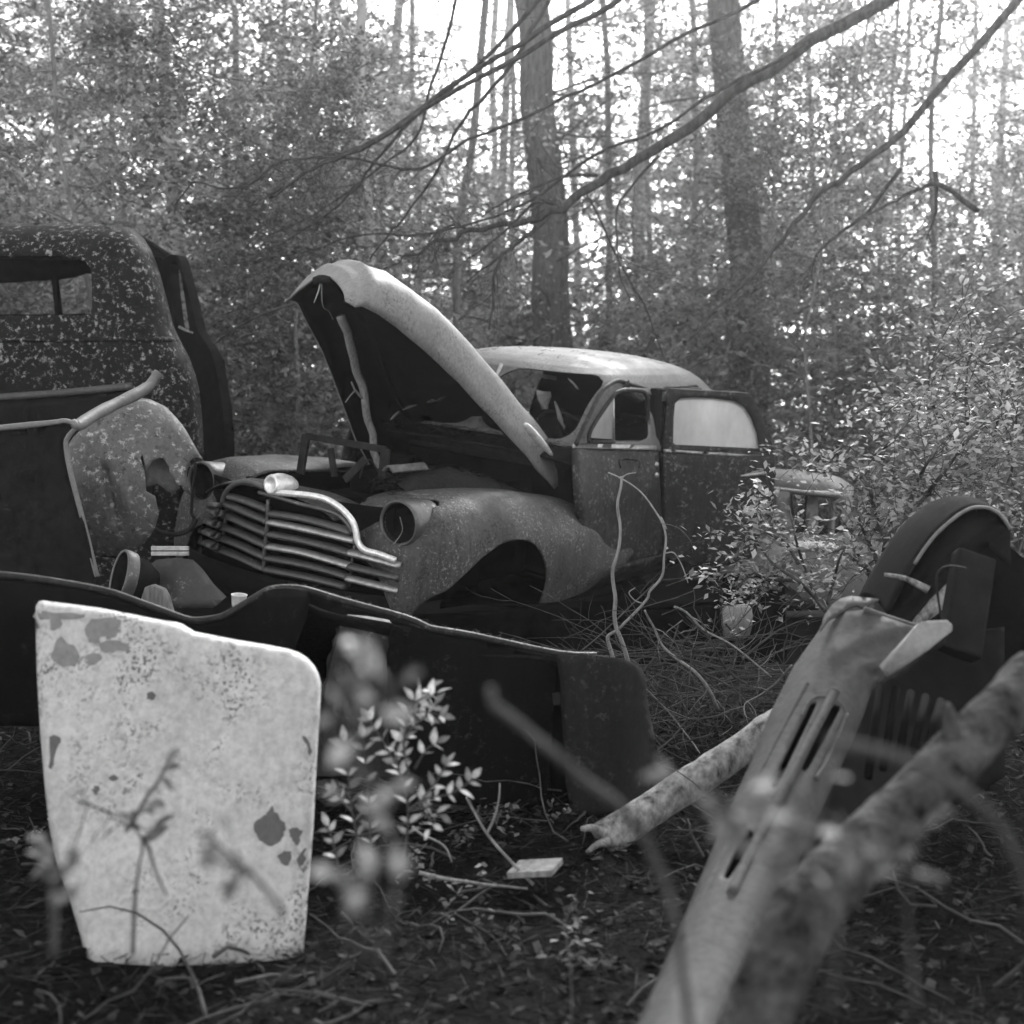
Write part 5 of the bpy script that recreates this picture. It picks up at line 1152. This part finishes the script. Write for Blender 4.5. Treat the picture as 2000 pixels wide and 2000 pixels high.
bare_tree('leaning_dead_tree', 'thin straight dead tree leaning across the upper right woods', [
    ([at(*f3(*q), 10.5) for q in ((2700, -1350), (1900, -450), (1480, 20), (1200, 230), (1000, 430), (750, 690), (500, 970), (310, 1200))], (.04, .009)), ([at(*f3(*q), 10.5) for q in ((1480, 230), (1300, 470), (1130, 620), (1000, 730), (980, 860))], (.02, .005)),
    ([at(*f3(*q), 10.3) for q in ((1917, 470), (1720, 330), (1600, 340), (1400, 430), (1200, 570))], (.024, .008)), ([at(*f3(*q), 10.5) for q in ((1700, 250), (1700, 470), (1640, 640))], (.02, .005))], m_limb, twig=20, tw_r=.004, tw_l=.75, cat='tree', wob=.06)
HB = [('dark bare branch crossing the top left behind the truck door', [f1(*q) for q in ((2500, -200), (1932, 130), (1780, 220), (1570, 310), (1400, 400))], 8.5, .022), ('dark bare branch bending over the raised hood', [f2(*q) for q in ((1000, -250), (820, 30), (720, 190), (560, 380), (440, 540), (330, 700))], 8.8, .018),
      ('lower dark branch slanting over the hood tip', [f2(*q) for q in ((900, -350), (520, 30), (330, 220), (250, 310), (60, 480), (-150, 620))], 9, .018), ('wavy thin branch above the truck door', [f1(*q) for q in ((2300, 250), (1850, 190), (1650, 175), (1450, 220), (1300, 350), (1100, 378), (960, 345), (880, 420), (810, 490))], 8.7, .014),
      ('long low branch reaching left of the hood crest', [f1(*q) for q in ((2700, 600), (2300, 640), (1932, 650), (1700, 705), (1350, 800), (1230, 840), (1100, 890))], 8.8, .013), ('thin bare twig between truck door and hood tip', [f1(*q) for q in ((1560, 1090), (1300, 1190), (1100, 1270), (1000, 1330))], 8.4, .010),
      ('topmost dark branch left of the birch', [f2(*q) for q in ((900, -300), (420, 20), (200, 150), (0, 250), (-200, 330))], 8.6, .022), ('branch tangle dropping from top centre', [f2(*q) for q in ((700, -300), (600, 40), (400, 200), (200, 330), (0, 480), (-250, 600))], 9.2, .014),
      ('curved bare twig over the sedan roof front', [f2(*q) for q in ((830, 1050), (900, 1040), (980, 1080), (1100, 1165)) ], 10.6, .010), ('curved bare twig over the sedan roof rear', [f3(*q) for q in ((200, 1390), (300, 1370), (400, 1330), (490, 1295))], 11, .011)]
for lab, pts, y, r in HB:
    pts = list(pts)
    for _ in range(5):
        if pts[0][1] < -60 or r < .0105: break
        pts.insert(0, (2 * pts[0][0] - pts[1][0], min(2 * pts[0][1] - pts[1][1], pts[0][1] - 70)))
    bare_tree('bare_branch', lab, [([at(a, b, y + .1 * i) for i, (a, b) in enumerate(pts)], (r, r * .35))], m_limb, twig=26 if r > .012 else 4, tw_r=.0035, tw_l=.85, cat='branch', wob=.07)

# foliage of the wood: one mass nobody could count, grown as crowns of leafy branches
def density(u, v):
    if v > 640: return .9
    a = 1.0 if u < 620 else (1.0 - (u - 620) / 330 * .3 if u < 950 else (.7 + max(0, (u - 950)) / 900 * .3))
    if v < 256: a *= .9
    return a * (.55 + .8 * noise.noise(Vector((u * .004, v * .004, 1.7)))) + max(0, (v - 400) / 200) * .5
leafV = []; leafI = []; bough = MB()
def crowns(n, ymin, ymax, vmin, vmax, Rc, nb, per, size, keep=density, umin=-300, umax=2300, tw=True, tone=(.34, .38, .28)):
    k = 0; tries = 0
    while k < n and tries < n * 60:
        tries += 1
        u = rnd.uniform(umin, umax); v = rnd.uniform(vmin, vmax); y = rnd.uniform(ymin, ymax)
        if 860 < u < 1750 and y < 12.6: continue
        if rnd.random() > keep(u, v): continue
        c = at(u, v, y)
        if c.z < ground_h(c.x, c.y) + .1: continue
        k += 1; R_ = Rc * rnd.uniform(.6, 1.4); nbb = int(nb * rnd.uniform(.6, 1.3)); big = rnd.choice((.6, .8, 1.0, 1.0, 1.3, 1.6)); tilt = rnd.uniform(-.3, .35)
        pt = rnd.random()
        for _ in range(nbb):
            a = rnd.uniform(0, 6.283); d = Vector((math.cos(a), math.sin(a), tilt + rnd.gauss(0, .45))); o = c + Vector((rnd.gauss(0, .25), rnd.gauss(0, .25), rnd.gauss(0, .55))) * R_
            q = wander(o, d, R_ * rnd.uniform(.5, 1.1), 6, .16, -.04)
            if tw and rnd.random() < .7: bough.tube(q, [.0035 + .0005 * y, .0015], 3, cap=False)
            Q = np.array([tuple(p) for p in q]); t = rng.uniform(.6, 6, per); i = np.minimum(t.astype(int), 5); w = (t - i)[:, None]
            C = Q[i] * (1 - w) + Q[i + 1] * w + rng.normal(size=(per, 3)) * np.array([.11, .11, .05]) * R_
            leafV.append(leaves(C, size * big, .55, .9)); leafI.append(rng.choice(3, per, p=tone if pt < .6 else (.12, .38, .5)))
crowns(170, 10.6, 16, 600, 1060, .62, 15, 44, .060, lambda u, v: 1)
crowns(46, 9.8, 13, -60, 640, .85, 22, 52, .062, density, -300, 700, tone=(.6, .3, .1))
crowns(70, 15, 24, 700, 870, .8, 14, 46, .075, lambda u, v: 1)
crowns(105, 12, 18, -60, 720, .95, 22, 54, .066)
crowns(200, 18, 31, -100, 850, 1.5, 20, 50, .095)
crowns(430, 31, 60, 60, 865, 2.4, 18, 42, .19, lambda u, v: .25 + .75 * min(1, max(0, (v - 120) / 330)), tw=False, tone=(.2, .4, .4))
V = np.concatenate(leafV)
o = quads('woodland_foliage', V, LEAF, np.concatenate(leafI)); tag(o, 'leafy woodland filling the background behind the cars', 'woodland', kind='stuff')
tag(bough.build('woodland_boughs', m_sap), 'thin boughs carrying the woodland leaves', 'woodland', kind='stuff')
far = MB()
for k in range(26):
    u = rnd.uniform(-200, 2200); y = rnd.uniform(26, 58); p = at(u, 850, y); p.z = ground_h(p.x, p.y) - .1
    r = rnd.uniform(.05, .16); far.tube([p, p + Vector((rnd.gauss(0, .3), 0, 6)), p + Vector((rnd.gauss(0, .6), 0, 14))], [r, r * .9, r * .7], 6, cap=False)
tag(far.build('distant_trunks', m_sap), 'distant tree trunks deep in the hazy wood', 'woodland', kind='stuff')
# understorey stems
us = MB()
for k in range(150):
    u = rnd.uniform(-100, 2100); y = rnd.uniform(11, 20)
    if 880 < u < 1750: y += 2.5
    p = at(u, 850, y); p.z = ground_h(p.x, p.y); q = wander(p, (rnd.gauss(0, .25), rnd.gauss(0, .2), 1), rnd.uniform(1.5, 4), 8, .10, .02)
    us.tube(q, [rnd.uniform(.006, .02), .003], 5, cap=False); twigs_on(us, q, .004, 5, .7, 1)
tag(us.build('understorey_stems', m_sap), 'thin bare stems of the undergrowth behind the cars', 'undergrowth', kind='stuff')

# ------------------------------------------------------------------ hazy air
def haze(density):
    x0, x1, y0, y1, z0, z1 = -190, 190, -12, 190, -1.5, 21
    v = [(x, y, z) for x in (x0, x1) for y in (y0, y1) for z in (z0, z1)]
    m = bpy.data.materials.new('pale air'); m.use_nodes = True; nt = m.node_tree; nt.nodes.clear()
    out = nt.nodes.new('ShaderNodeOutputMaterial'); p = nt.nodes.new('ShaderNodeVolumePrincipled')
    p.inputs['Color'].default_value = (.95, .95, .95, 1); p.inputs['Density'].default_value = density; p.inputs['Anisotropy'].default_value = .78
    nt.links.new(p.outputs[0], out.inputs['Volume']); m.cycles.homogeneous_volume = True
    tag(obj('haze', v, [(0, 1, 3, 2), (4, 6, 7, 5), (0, 4, 5, 1), (2, 3, 7, 6), (0, 2, 6, 4), (1, 5, 7, 3)], m, smooth=False), 'pale hazy air filling the wood', 'haze', kind='stuff')
haze(.0016)
